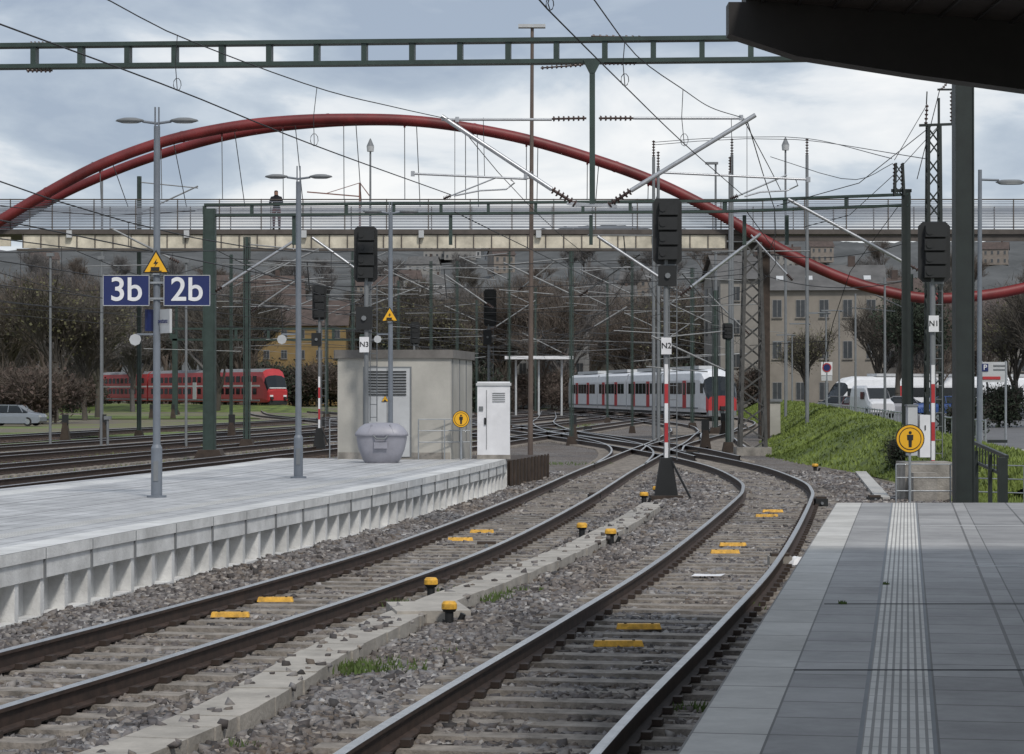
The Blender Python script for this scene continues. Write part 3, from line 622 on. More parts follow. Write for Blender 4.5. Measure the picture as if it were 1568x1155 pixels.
def round_sign(px,py,Y,r,z0):
    mb=MB('no_pedestrians_sign'); x=SX(px,Y);z=SZ(py,Y)
    mb.cyl((x,Y,z0),(x,Y,z),.025,m_galv); mb.cyl((x,Y-.03,z),(x,Y-.015,z),r,m_blk,n=32); mb.cyl((x,Y-.036,z),(x,Y-.031,z),r*.93,m_orange,n=32)
    mb.cyl((x,Y-.04,z),(x,Y-.037,z),r*.78,m_blk,n=32); mb.cyl((x,Y-.044,z),(x,Y-.041,z),r*.72,m_orange,n=32)
    yb=Y-.048
    mb.cyl((x,yb,z+r*.42),(x,yb+.003,z+r*.42),r*.11,m_blk,n=12)
    mb.extr([(x-r*.22,z+r*.28),(x+r*.22,z+r*.28),(x+r*.2,z-r*.1),(x+r*.12,z-r*.1),(x+r*.1,z-r*.58),(x-r*.1,z-r*.58),(x-r*.12,z-r*.1),(x-r*.2,z-r*.1)],yb,yb+.003,m_blk); mb.build()
round_sign(706,642,55.2,.2,PT); round_sign(1393,672,43,.265,0)
mb=MB('concrete_base'); mb.box((SX(1419,50),50.2,.35),(1.05,1.2,.95),m_conc2); mb.box((SX(1405,50),49.3,.25),(.5,.5,.75),m_conc2); mb.build()
mb=MB('control_cabinet'); 
mb.box((SX(1397,50),50.1,SZ(660,50)),(.2,.3,1.05),m_lgrey); mb.box((SX(1397,50),50.1,SZ(621,50)),(.24,.34,.04),m_mgrey); mb.box((SX(1416,50),50.1,SZ(668,50)),(.22,.3,.9),m_white); mb.box((SX(1416,50),49.94,SZ(655,50)),(.02,.02,.1),m_blk); mb.build()
railing('metal_railing',[(SX(1372,46),46),(SX(1455,46),46),(SX(1568,45),45)],.92,m_galv,.85,.014,3,-.02)
mb=MB('dark_steel_fence')
for px,Y in((1535,40),(1516,42),(1495,44.5),(1480,47)): mb.box((SX(px,Y),Y,.55),(.16 if px==1535 else .06,.1,1.3),m_dgreen)
mb.beam(W(1542,700,40),W(1478,672,47),.06,.06,m_dgreen); mb.beam(W(1542,730,40),W(1478,700,47),.05,.05,m_dgreen); mb.beam(W(1542,676,40),W(1512,676,40),.06,.05,m_dgreen)
for k in range(14): t=k/14; mb.cyl(W(1540-62*t,728-28*t,40+7*t),W(1540-62*t,700-28*t,40+7*t),.012,m_dgreen,n=4)
mb.build()
# ------------------------------------------------------------------ track furniture
for px,py,s_ in((660,915,1.),(688,955,1.),(891,822,1.1),(935,832,1.15),(986,770,1.2),(1006,760,1.3),(1248,722,1.2)):
    x,y=gp(px,py); mb=MB('track_marker_post')
    mb.cyl((x,y,-.08),(x,y,.12),.045*s_,m_blk,n=10); mb.cyl((x,y,.12),(x,y,.15),.06*s_,m_blk,.078*s_,n=14)
    mb.cyl((x,y,.15),(x,y,.20),.08*s_,m_yel,.078*s_,n=14); mb.cyl((x,y,.20),(x,y,.225),.078*s_,m_yel,.06*s_,n=14)
    mb.cyl((x+.06,y+.02,-.08),(x+.14,y,.1),.03,m_blk,n=8); mb.build()
for px,py,w in((947,984,.46),(978,958,.44),(1110,844,.42),(1122,833,.41),(1174,789,.42),(1183,782,.4),(353,940,.4),(422,917,.4),(705,825,.4),(738,813,.4)):
    x,y=gp(px,py,.03); mb=MB('yellow_track_plate'); a=w/2
    mb.hexa([(x-a,y-.06,.0),(x+a,y-.06,.0),(x+a,y+.06,.0),(x-a,y+.06,.0),(x-a*.93,y-.045,.05),(x+a*.93,y-.045,.05),(x+a*.93,y+.045,.05),(x-a*.93,y+.045,.05)],m_yel)
    for s_ in(-.6,.6): mb.cyl((x+a*s_,y,.05),(x+a*s_,y,.06),.015,m_blk,n=6)
    mb.build()
mb=MB('white_plate'); x,y=gp(1082,881,.03); mb.add([(x-.2,y-.1,.03),(x+.16,y-.13,.03),(x+.24,y+.02,.05),(x+.12,y+.16,.03),(x-.23,y+.14,.03),(x-.15,y,.05)],[(0,1,2,3,4,5)],m_white); mb.build()
mb=MB('plastic_bag'); x,y=gp(1220,866)
K=9;P=[]
for i in range(5):
    for k in range(K):
        a=6.283*k/K; rr=[.1,.13,.1,.06,.01][i]*random.uniform(.65,1.25); P.append((x+rr*math.cos(a),y+rr*math.sin(a),-.02+[0,.04,.09,.13,.14][i]+random.uniform(-.015,.015)))
mb.add(P,[(i*K+k,i*K+(k+1)%K,(i+1)*K+(k+1)%K,(i+1)*K+k) for i in range(4) for k in range(K)],m_white); mb.build()
for px,py,w,h in((910,765,.28,.16),(1258,775,.25,.2),(1340,768,.3,.14),(1195,866,.3,.17),(745,838,.35,.09),(900,660,.5,.3),(1060,700,.5,.25)):
    x,y=gp(px,py); mb=MB('point_machine'); mb.box((x,y+.1,h/2-.05),(w,.3,h),m_conc2 if px in(745,1195) else m_blk); mb.box((x,y+.1,h-.03),(w*.8,.22,.04),m_brown); mb.cyl((x,y-.05,h*.3),(x,y-.12,h*.3),.03,m_mgrey); mb.build()
for px,py in((100,672),(158,672),(232,640),(265,640),(355,672),(492,680),(878,676),(1108,668),(640,655),(1080,690)):
    x,y=gp(px,py); mb=MB('buffer_marker'); mb.extr([(x-.25,-.1),(x+.25,-.1),(x+.1,.8),(x-.1,.8)],y-.2,y+.2,m_brown); mb.box((x,y,.95),(.3,.2,.5),m_blk); mb.build()
# ------------------------------------------------------------------ bridge
mb=MB('arch_footbridge')
Yn=112.5;Yf=117.
zd=SZ(351,Yn)
X0,X1=-48,48
mb.box((0,(Yn+Yf)/2,zd-.13),(X1-X0,Yf-Yn+.2,.22),m_deck)
for Yr in(Yn,Yf):
    zt=zd+1.42
    mb.box((0,Yr,zt),(X1-X0,.07,.055),m_deck); mb.box((0,Yr,zd+.08),(X1-X0,.06,.05),m_mesh)
    for k in range(16): mb.box((0,Yr,zd+.14+k*.078),(X1-X0,.02,.034),m_mesh)
    n_=48
    for i in range(n_+1): x=X0+i*(X1-X0)/n_; mb.box((x,Yr-.06,zd+.6),(.045,.06,1.7),m_deck)
xa,xb=SX(35,Yn),SX(1112,Yn)
za=SZ(360,Yn);zb=SZ(380,Yn)
mb.box(((xa+xb)/2,Yn+.06,(za+zb)/2),(xb-xa,.12,za-zb),m_gird); mb.box(((xa+xb)/2,Yn+.2,zb-.08),(xb-xa+.6,.5,.1),m_deck)
mb.box((-34,Yn+.06,(za+zb)/2),(20,.12,(za-zb)*.7),m_gird); mb.box((29,Yn+.1,(za+zb)/2+.15),(37,.12,(za-zb)*.4),m_deck)
n_=int((xb-xa)/.85)
for i in range(n_+1):
    x=xa+i*(xb-xa)/n_; mb.box((x,Yn-.03,(za+zb)/2),(.045,.06,za-zb),m_deck)
for i in range(6): x=xa+(i+.4)*(xb-xa)/6; mb.box((x,Yn-.15,(za+zb)/2+.35),(.25,.2,.35),m_lgrey)
arch=[(-120,415),(-60,375),(0,338),(60,302),(150,254),(250,217),(350,195),(440,185),(530,182),(620,184),(700,193),(800,212),(900,241),(1000,277),(1090,321),(1160,362),(1230,400),(1300,430),(1360,447),(1420,457),(1500,453),(1568,441),(1650,420)]
A=resample([W(x,y,Yn-.4) for x,y in arch],.5); mb.tube([tuple(p) for p in A],.26,m_red,14)
arch2=[(-60,395,117.5),(0,355,117.5),(40,329,117.4),(100,295,117.),(180,260,116.5),(250,235,115.8),(330,212,115),(400,198,114.4),(480,189,113.6),(560,185,113.1),(640,187,112.7),(720,197,112.3),(780,208,112.15)]
A2=resample([W(x,y,Yy) for x,y,Yy in arch2],.5); mb.tube([tuple(p) for p in A2],.23,m_red,14)
for k in range(14):
    px=62+93*k; x=SX(px,Yn)
    z=np.interp(x,A[:,0],A[:,2])
    if z>zd+1.5:
        mb.cyl((x,Yn-.4,z-.25),(x,Yn-.1,zd+1.4),.022,m_mgrey,n=5)
        if px<1100:
            x2=x*1.0+.55; z2=np.interp(x2,A[:,0],A[:,2]); mb.cyl((x2,Yn+.1,z2-.2),(x2,Yf,zd+1.4),.022,m_mgrey,n=5)
        mb.cyl((x,Yn-.4,z-.35),(x,Yn-.4,z-.2),.05,m_red)
for k in range(0,len(A)-1,14): mb.cyl(tuple(A[k]),tuple(A[k]+(A[k+1]-A[k])*.25),.275,m_red,n=14)
for px in(1172,):
    mb.box((SX(px,113),113.6,zd/2-.2),(.5,.7,zd-.5),m_brown); mb.box((SX(px-25,113),113.6,zd-.75),(2.4,.8,.35),m_deck)
for x in(-36,40): mb.box((x,114.5,zd/2-.2),(.9,1.2,zd-.5),m_conc2)
mb.build()
def person(x,y,z,h,name='pedestrian'):
    s=h/1.75
    J={'pel':(0,0,.95,.14),'ch':(0,-.08,1.30,.17),'nk':(0,-.12,1.48,.07),'hd':(0,-.16,1.64,.105),'tp':(0,-.16,1.73,.08),
       'hl':(-.1,0,.88,.105),'kl':(-.11,-.03,.5,.075),'al':(-.12,.03,.09,.05),'fl':(-.13,-.12,.04,.05),
       'hr':(.1,0,.88,.105),'kr':(.13,-.1,.52,.075),'ar':(.13,0,.09,.05),'fr':(.14,-.15,.04,.05),
       'sl':(-.2,-.08,1.40,.075),'el':(-.26,-.22,1.16,.055),'wl':(-.16,-.42,1.22,.04),'nl':(-.12,-.5,1.23,.04),
       'sr':(.2,-.08,1.40,.075),'er':(.27,-.22,1.16,.055),'wr':(.17,-.42,1.22,.04),'nr':(.13,-.5,1.23,.04)}
    E_=[('pel','ch'),('ch','nk'),('nk','hd'),('hd','tp'),('pel','hl'),('hl','kl'),('kl','al'),('al','fl'),('pel','hr'),('hr','kr'),('kr','ar'),('ar','fr'),('ch','sl'),('sl','el'),('el','wl'),('wl','nl'),('ch','sr'),('sr','er'),('er','wr'),('wr','nr')]
    ks=list(J); me=bpy.data.meshes.new(name); me.from_pydata([(J[k][0]*s,J[k][1]*s,J[k][2]*s) for k in ks],[(ks.index(a),ks.index(b)) for a,b in E_],[])
    o=bpy.data.objects.new(name,me); scene.collection.objects.link(o); o.location=(x,y,z)
    o.modifiers.new('skin','SKIN')
    if not me.skin_vertices:
        import bmesh
        bm=bmesh.new(); bm.from_mesh(me); bm.verts.layers.skin.verify(); bm.to_mesh(me); bm.free()
    for i,k in enumerate(ks): me.skin_vertices[0].data[i].radius=(J[k][3]*s,)*2
    me.skin_vertices[0].data[0].use_root=True
    o.modifiers.new('sub','SUBSURF').render_levels=2
    m,nt,b=newmat('clothes'); N=nt.nodes;L=nt.links; tc=N.new('ShaderNodeTexCoord');sp=N.new('ShaderNodeSeparateXYZ');r=N.new('ShaderNodeValToRGB');r.color_ramp.interpolation='CONSTANT'
    L.new(tc.outputs['Object'],sp.inputs['Vector']);dv_=N.new('ShaderNodeMath');dv_.operation='DIVIDE';dv_.inputs[1].default_value=2*s;L.new(sp.outputs['Z'],dv_.inputs[0]);L.new(dv_.outputs[0],r.inputs['Fac'])
    e=r.color_ramp.elements;e[0].position=0;e[0].color=(.02,.02,.02,1);e[1].position=.05;e[1].color=(.16,.04,.035,1)
    for p_,c_ in((.47,(.012,.012,.016,1)),(.76,(.35,.2,.15,1)),(.825,(.02,.014,.01,1))): q=e.new(p_);q.color=c_
    L.new(r.outputs['Color'],b.inputs['Base Color']);b.inputs['Roughness'].default_value=.85; me.materials.append(m)
    return o
person(SX(423,113.1),113.15,zd-.02,1.95)
# ------------------------------------------------------------------ embankment
mb=MB('grass_embankment')
bot=resample([(10.2,50,-.1),(10.4,62,-.1),(9.9,72,-.1),(9.3,86,-.1),(11.6,110,-.1),(14.3,130,-.1),(20,200,-.1),(26,280,-.1)],3.)
top=resample([(11.3,50,.5),(11.6,62,.95),(12.4,74,1.15),(13.0,85,1.35),(14.9,106,1.45),(17.2,130,1.5),(23.4,200,1.5),(30,280,1.2)],3.)
k=min(len(bot),len(top)); 
tt=np.linspace(0,1,k)
bot=np.array([bot[int(t*(len(bot)-1))] for t in tt]); top=np.array([top[int(t*(len(top)-1))] for t in tt])
R=8;P=[]
for i in range(k):
    for j in range(R+1):
        u=j/R
        if u<.6: v=u/.6; p=bot[i]*(1-v)+top[i]*v; p=p.copy(); p[2]=bot[i][2]+(top[i][2]-bot[i][2])*(v*v*(3-2*v))
        else: v=(u-.6)/.4; p=top[i].copy(); p[0]+=v*3.; p[2]=top[i][2]+(.52-top[i][2])*(v*v*(3-2*v))
        p[2]+=.06*math.sin(i*1.3+j)*math.sin(j*.9+i*.4); P.append(p)
fs=[(i*(R+1)+j,(i+1)*(R+1)+j,(i+1)*(R+1)+j+1,i*(R+1)+j+1) for i in range(k-1) for j in range(R)]
mb.add(P,fs,m_grass,True)
Pn=np.array(P).reshape(k,R+1,3)
for _ in range(30000):
    i=random.random()**1.6*(k-2);j=random.random()*(R-.01); i0=int(i);j0=int(j);u=i-i0;v=j-j0
    p=Pn[i0,j0]*(1-u)*(1-v)+Pn[i0+1,j0]*u*(1-v)+Pn[i0,j0+1]*(1-u)*v+Pn[i0+1,j0+1]*u*v
    h_=random.uniform(.04,.14);w=.02+p[1]*.0002; mb.add([(p[0]-w,p[1],p[2]-.02),(p[0]+w,p[1],p[2]-.02),(p[0]+random.uniform(-.08,.08),p[1]+random.uniform(-.08,.08),p[2]+h_)],[(0,1,2)],m_blade)
mb.build()
sheet('street',[(13.5,50),(120,50),(140,420),(32,420),(26.5,200),(16,86),(14.5,62)],.5,m_asph)
mb=MB('street_kerb'); mb.tube([(14.5,60,.52),(16.1,86,.52),(20.5,130,.52),(27,200,.52)],.1,m_conc,4)
mb.build()
sheet('grass_verge',[(8.3,36),(20,36),(20,52),(9.6,52)],-.02,m_grass)
mb=MB('grass_tufts')
for _ in range(420): tuft(random.uniform(9.3,13),random.uniform(37,52),-.02,.25,14,.2,m_blade,mb)
for _ in range(160):
    y=random.uniform(60,170); a=random.choice((-19.8,-24.3,-28.8))+.14*y+2.2; tuft(a,y,-.1,.6,12,.25,m_blade,mb)
mb.build()
sheet('grass_strip',[(-40,118),(-14,125),(-14,140),(-42,132)],-.04,m_grass)
sheet('grass_strip',[(-60,200),(-22,208),(-20,232),(-64,225)],-.04,m_grass)
sheet('grass_strip',[(-25,88),(-14.8,92),(-14.4,95),(-26,92)],-.045,m_grass)
mb=MB('concrete_kerb'); x0,y0=gp(1318,727);x1,y1=gp(1352,768); mb.beam((x0,y0,.02),(x1,y1,.02),.3,.15,m_conc); mb.build()
# ------------------------------------------------------------------ vehicles
def wheels(mb,xs,wy,r):
    for x in xs:
        for s_ in(-1,1): mb.cyl((x,s_*wy,r),(x,s_*(wy-.2),r),r,m_tyre,n=16); mb.cyl((x,s_*(wy+.01),r),(x,s_*(wy-.01),r),r*.6,m_galv,n=12)
def loft(mb,secs,mat):
    pr=[(-1,0),(-1.0,.35),(-1,.6),(-.93,.9),(-.75,1),(.75,1),(.93,.9),(1,.6),(1,.35),(1,0)]
    P=[];K=len(pr)
    for x,wl,wh,z0,z1 in secs:
        for u,v in pr: P.append((x,u*(wl+(wh-wl)*v),z0+(z1-z0)*v))
    for i in range(len(secs)-1):
        for k_ in range(K):
            mb.add([P[i*K+k_],P[i*K+(k_+1)%K],P[(i+1)*K+(k_+1)%K],P[(i+1)*K+k_]],[(0,1,2,3)],mat,True)
    mb.add(P,[tuple(range(K)),tuple(range((len(secs)-1)*K,len(secs)*K))[::-1]],mat)
def car(X,Y,z,rz,col,name='parked_car'):
    mb=MB(name); m=M('car_paint',col,.25,.2,.04)
    loft(mb,[(-2.15,.7,.65,.35,.62),(-2.05,.82,.78,.22,.85),(-1.2,.88,.84,.2,.98),(1.3,.88,.84,.2,.98),(2.0,.85,.8,.22,.92),(2.15,.75,.7,.35,.75)],m)
    loft(mb,[(-1.25,.82,.80,.95,.98),(-.45,.80,.64,.95,1.44),(.9,.80,.64,.95,1.46),(1.75,.78,.7,.93,1.0)],m_glass)
    loft(mb,[(-.42,.6,.63,1.40,1.47),(.95,.6,.63,1.41,1.485)],m)
    for x in(-.95,.15,1.3):
        for s_ in(-1,1): mb.beam((x,s_*.83,.95),(x+(.35 if x<0 else 0),s_*.66,1.42),.05,.05,m)
    for s_ in(-1,1): mb.box((-2.1,s_*.55,.68),(.1,.3,.13),m_lgrey); mb.box((2.1,s_*.6,.72),(.1,.25,.14),m_tred)
    wheels(mb,(-1.3,1.3),.86,.31); return mb.build(Matrix.Translation((X,Y,z))@Matrix.Rotation(rz,4,'Z'))
def van(X,Y,z,rz,col=(.6,.6,.62)):
    mb=MB('white_van'); m=M('van_paint',col,.3,0,.04)
    loft(mb,[(-2.5,.85,.8,.4,1.0),(-2.3,.95,.88,.3,1.15),(-1.7,.97,.85,.28,1.35),(-1.0,.98,.82,.28,2.1),(-.6,.98,.84,.28,2.25),(2.5,.98,.84,.28,2.25),(2.55,.9,.8,.4,2.1)],m)
    mb.hexa([(-1.78,-.72,1.36),(-1.78,.72,1.36),(-1.6,.72,1.34),(-1.6,-.72,1.34),(-1.12,-.68,2.08),(-1.12,.68,2.08),(-.95,.68,2.05),(-.95,-.68,2.05)],m_glass)
    for s_ in(-1,1): mb.box((-.6,s_*.93,1.55),(.8,.05,.5),m_glass); mb.box((-2.42,s_*.65,.85),(.12,.25,.2),m_lgrey); mb.box((2.56,s_*.8,.95),(.04,.15,.4),m_tred)
    mb.box((2.57,0,1.65),(.03,1.3,.5),m_glass); mb.box((2.58,0,.5),(.06,1.7,.18),m_mgrey)
    wheels(mb,(-1.6,1.6),.95,.34); return mb.build(Matrix.Translation((X,Y,z))@Matrix.Rotation(rz,4,'Z'))
van(SX(1336,165),165,.5,math.radians(98))
car(SX(22,165),165,-.08,math.radians(170),(.22,.24,.27))
car(SX(1290,185),185,.5,math.radians(170),(.12,.12,.13)); car(SX(1385,185),185,.5,math.radians(175),(.3,.3,.32)); car(SX(1305,182),178,.5,1.9,(.1,.02,.02)); car(SX(1440,180),180,.5,math.radians(10),(.02,.06,.2)); car(SX(1530,150),150,.5,1.8,(.3,.31,.33)); car(SX(1480,170),170,.5,1.5,(.4,.4,.42))
def train_loft(mb,secs,fm,hw):
    pr=[(-.94,0),(-1,.12),(-1,.45),(-1,.74),(-.9,.9),(-.6,.975),(0,1),(.6,.975),(.9,.9),(1,.74),(1,.45),(1,.12),(.94,0)]
    K=len(pr);P=[]
    for x,w,z0,z1 in secs:
        for u,v in pr: P.append((x,u*w*hw,z0+(z1-z0)*v))
    for i in range(len(secs)-1):
        for k_ in range(K):
            mb.add([P[i*K+k_],P[i*K+(k_+1)%K],P[(i+1)*K+(k_+1)%K],P[(i+1)*K+k_]],[(0,1,2,3)],fm(i,k_),True)
    mb.add(P,[tuple(range(K))],fm(0,0)); mb.add(P,[tuple(range((len(secs)-1)*K,len(secs)*K))[::-1]],m_blk)
def train_white(nose,far,z=.17):
    mb=MB('commuter_train'); d_=Vector((far[0]-nose[0],far[1]-nose[1],0)); rz=math.atan2(d_.y,d_.x); 
    wh=M('train_white',(.70,.71,.73),.35,0,.07)
    def fm(i,k):
        if i<=2:
            if i>=1 and 3<=k<=8: return m_glass if i==1 else wh
            if i==0 and 3<=k<=8: return m_glass
            return m_tred if i<1 else wh
        return wh
    train_loft(mb,[(0,.80,.45,1.75),(.35,.90,.4,2.2),(1.15,.96,.38,3.35),(1.9,1,.38,3.85),(2.6,1,.38,3.95),(18.0,1,.38,3.95)],fm,1.42)
    cars=[(18.3,34.),(34.3,50.),(50.3,68)]
    for a,b_ in cars: train_loft(mb,[(a,1,.38,3.95),(b_,1,.38,3.95)],lambda i,k:wh,1.42); mb.box((a-.15,0,2.1),(.35,2.5,3.2),m_blk)
    for a,b_ in[(2.6,18.)]+cars:
        mb.box(((a+b_)/2,0,.42),(b_-a,2.4,.5),m_blk)
        for bx_ in(a+2.2,b_-2.2):
            for w_ in(-1,1): 
                for s_ in(-1,1): mb.cyl((bx_+w_*1.2,s_*.85,.6),(bx_+w_*1.2,s_*.7,.6),.42,m_blk,n=14)
        mb.box(((a+b_)/2,0,4.08),((b_-a)*.7,1.7,.28),m_lgrey)
        x=a+1.2;kk=0
        while x<b_-1.2:
            for s_ in(-1,1):
                if kk%4==2: mb.box((x+.7,s_*1.425,1.85),(1.35,.05,2.3),m_tred); mb.box((x+.7,s_*1.455,2.3),(.9,.02,1.),m_glass)
                else: mb.box((x+.7,s_*1.425,2.35),(1.5,.04,.95),m_glass)
            x+=1.72;kk+=1
        for s_ in(-1,1): mb.box(((a+b_)/2,s_*1.425,.72),(b_-a-.3,.03,.12),m_mgrey)
    for s_ in(-1,1): mb.box((1.5,s_*1.36,2.35),(.9,.12,.8),m_glass)
    for s_ in(-1,1): mb.box((.1,s_*.75,1.35),(.1,.35,.16),m_white)
    mb.box((-.1,0,.75),(.5,.4,.3),m_blk); mb.box((.3,0,.35),(.8,2.3,.4),m_mgrey)
    mb.beam((22,0,4.2),(23.2,0,4.9),.08,.08,m_blk);mb.beam((23.2,0,4.9),(22,0,5.35),.06,.06,m_blk);mb.box((22,0,5.38),(.1,1.5,.06),m_blk)
    return mb.build(Matrix.Translation((nose[0],nose[1],z))@Matrix.Rotation(rz,4,'Z'))
train_white((SX(1106,190),190),(7.8,256),.25)
train_white((SX(1272,232),232),(SX(1272,232)+60,262),-.1)
def train_red(nose,far):
    mb=MB('double_deck_train'); rz=math.atan2(far[1]-nose[1],far[0]-nose[0])
    wt=M('train_white_stripe',(.6,.6,.6),.5,0,.05); gr=M('train_roof_grey',(.22,.22,.23),.6)
    def fm(i,k):
        if i<=2 and 3<=k<=8: return m_glass if i in(1,) else m_tred
        return m_tred if not 4<=k<=7 else gr
    train_loft(mb,[(0,.8,.4,1.8),(.3,.92,.35,2.1),(1.2,.98,.3,3.6),(2.0,1,.3,4.4),(24,1,.3,4.5)],lambda i,k: fm(i,k),1.4)
    cars=[(24.6,50),(50.6,76)]
    for a,b_ in cars: train_loft(mb,[(a,1,.3,4.5),(b_,1,.3,4.5)],lambda i,k:m_tred if not 4<=k<=7 else gr,1.4)
    for a,b_ in[(2.5,24)]+cars:
        for s_ in(-1,1):
            mb.box(((a+b_)/2,s_*1.41,2.32),(b_-a-.4,.04,.2),wt); mb.box(((a+b_)/2,s_*1.41,.55),(b_-a-.4,.04,.2),gr)
            x=a+1.5
            while x<b_-2:
                mb.box((x+.6,s_*1.415,1.65),(1.4,.04,.75),m_glass); mb.box((x+.6,s_*1.40,3.15),(1.4,.06,.75),m_glass); x+=2.1
            mb.box((a+4,s_*1.43,1.7),(1.5,.05,2.2),wt)
        for bx_ in(a+2.5,b_-2.5):
            for w_ in(-1,1):
                for s_ in(-1,1): mb.cyl((bx_+w_*1.2,s_*.85,.45),(bx_+w_*1.2,s_*.7,.45),.45,m_blk,n=12)
    mb.box((.25,0,2.05),(.4,2.1,.12),m_white)
    for s_ in(-1,1): mb.box((.0,s_*.85,1.1),(.12,.4,.2),m_white); mb.cyl((-.4,s_*.85,.8),(0,s_*.85,.8),.18,m_blk)
    mb.box((.3,0,.3),(.8,2.2,.5),m_blk)
    return mb.build(Matrix.Translation((nose[0],nose[1],.72))@Matrix.Rotation(rz,4,'Z'))
train_red((SX(426,283),283),(SX(170,350),350))
mb=MB('siding_embankment'); mb.hexa([(-24,268,-.12),(-24,300,-.12),(-110,395,-.12),(-110,330,-.12),(-27,278,.66),(-28,292,.66),(-105,380,.66),(-105,350,.66)],m_grass); mb.build()
# ------------------------------------------------------------------ buildings
roofr=M('roof_tiles_brown',(.075,.055,.048),.85,0,.3,.8,.4,12); roofg=M('roof_grey',(.10,.097,.095),.8,0,.25,.6); m_frame=M('window_frame',(.24,.235,.23),.7)
m_win=M('window_far',(.05,.055,.06),.3)  # far frames and panes kept low in contrast, haze put into their colours
def wallm(c): return M('wall_plaster',c,.9,0,.15,.4,detail=7)
def house(name,X,Y,z,w,d,h,rh,wc,roof,floors=2,rz=0.,nw=None,skyl=0):
    mb=MB(name); wm=wallm(wc)
    mb.box((0,d/2,h/2),(w,d,h),wm)
    o=.5
    if rh>0:
        mb.add([(-w/2-o,-o,h-.2),(w/2+o,-o,h-.2),(w/2+o,d/2,h+rh),(-w/2-o,d/2,h+rh),(-w/2-o,d+o,h-.2),(w/2+o,d+o,h-.2)],[(0,1,2,3),(3,2,5,4)],roof)
        mb.add([(-w/2,0,h),(-w/2,d,h),(-w/2,d/2,h+rh-.15)],[(0,1,2)],wm); mb.add([(w/2,0,h),(w/2,d,h),(w/2,d/2,h+rh-.15)],[(0,1,2)],wm)
        mb.box((w*.25,d/2,h+rh),(.8,.8,2),roofr)
        for i in range(skyl):
            x=-w/2+w*(i+.5)/skyl; yy=d*.2; zz=h+rh*.4+.1; mb.beam((x,yy-.4,zz-.4*rh/(d/2)),(x,yy+.5,zz+.5*rh/(d/2)),.8,.1,m_lgrey)
    else: mb.box((0,d/2,h+.2),(w+.4,d+.4,.4),roof)
    nw=nw or max(2,int(w/2.6)); fh=h/floors
    for f in range(floors):
        for i in range(nw):
            x=-w/2+w*(i+.5)/nw; zz=fh*f+fh*.52
            mb.box((x,-.03,zz),(1.05,.08,fh*.43),m_frame); mb.box((x,-.08,zz),(.93,.04,fh*.43-.12),m_win); mb.box((x,-.11,zz),(.05,.03,fh*.43-.12),m_frame); mb.box((x,-.1,zz-fh*.23),(1.2,.2,.08),m_conc2)
    for f in range(floors):
        for i in range(max(1,int(d/3.5))):
            for s_ in(-1,1): mb.box((s_*(w/2+.02),d*(i+.5)/max(1,int(d/3.5)),fh*f+fh*.52),(.08,1.1,fh*.45),m_win)
    return mb.build(Matrix.Translation((X,Y,z))@Matrix.Rotation(rz,4,'Z'))
house('apartment_building',SX(1262,262),262,0,13,11,SZ(442,262),2.9,(.24,.215,.185),roofg,3,-.1,5,4)
house('apartment_building',SX(1150,285),285,0,7.5,11,SZ(400,285)-2,3,(.25,.235,.215),roofg,4,.1)
house('yellow_house',SX(462,400),400,0,15,12,SZ(497,400),SZ(458,400)-SZ(497,400),(.24,.165,.07),roofr,4,.0,5)
house('brown_roof_house',SX(390,410),410,0,17,12,SZ(472,410),6,(.20,.17,.14),roofr,4,.15)
house('office_building',SX(815,330),330,0,16,12,SZ(505,330),0,(.28,.28,.28),roofg,3)
house('office_building',SX(690,420),420,0,14,12,SZ(490,420),3,(.22,.21,.2),roofg,4)
house('office_building',SX(1345,300),300,0,12,12,SZ(470,300),4,(.22,.205,.19),roofr,3)
house('apartment_building',SX(940,400),400,0,18,12,SZ(505,400),4,(.2,.19,.175),roofr,4)
house('apartment_building',SX(1500,320),320,0,20,12,SZ(495,320),4,(.2,.19,.175),roofr,3)
mb=MB('platform_shelter'); mb.box((SX(825,225),225,SZ(548,225)),(6.5,3,.3),m_white)
for px in(790,825,860): mb.cyl((SX(px,225),225,0),(SX(px,225),225,SZ(548,225)),.1,m_lgrey)
mb.build()
mb=MB('transformer_hut'); mb.box((SX(1188,125),128,.8),(1.,1.5,2.),m_cream); mb.box((SX(1188,125),128,1.85),(1.2,1.7,.14),m_mgrey); mb.build()
# hill
m_hill=M('hill_forest_haze',(.06,.063,.062),.95,0,.35,.02,0,1,col2=(.115,.118,.118),detail=12)  # forest colour greyed towards blue, distance haze put into the colour
mb=MB('hill'); nx,ny=200,44; P=[]
def hillz(x,y):
    t=max(0,y-540); return t*.112*(1+.05*math.sin(x*.009+1)+.03*math.sin(x*.023))*(1-.1*max(0,(y-1300)/300))+2.2*math.sin(x*.05+y*.02)*min(1,t/100)
for j in range(ny+1):
    for i in range(nx+1):
        x=-700+1400*i/nx; y=520+1080*j/ny
        P.append((x,y,hillz(x,y)-3+random.uniform(-1.8,1.8)))
mb.add(P,[(j*(nx+1)+i,j*(nx+1)+i+1,(j+1)*(nx+1)+i+1,(j+1)*(nx+1)+i) for j in range(ny) for i in range(nx)],m_hill,True); mb.build()
rs=random.Random(3)
for k_ in range(24):
    y=rs.uniform(700,1150); px=rs.choice((rs.uniform(560,800),rs.uniform(1180,1400),rs.uniform(0,1568))); x=SX(px,y)
    house('hillside_house',x,y,hillz(x,y)-2,rs.uniform(9,15),10,rs.uniform(6,8),3.5,rs.choice([(.27,.26,.245),(.22,.19,.165),(.34,.34,.34)]),rs.choice([roofr,roofg]),2,rs.uniform(-.4,.4))
mb=MB('tower_crane'); m_cr=M('crane_red',(.22,.12,.10),.6)
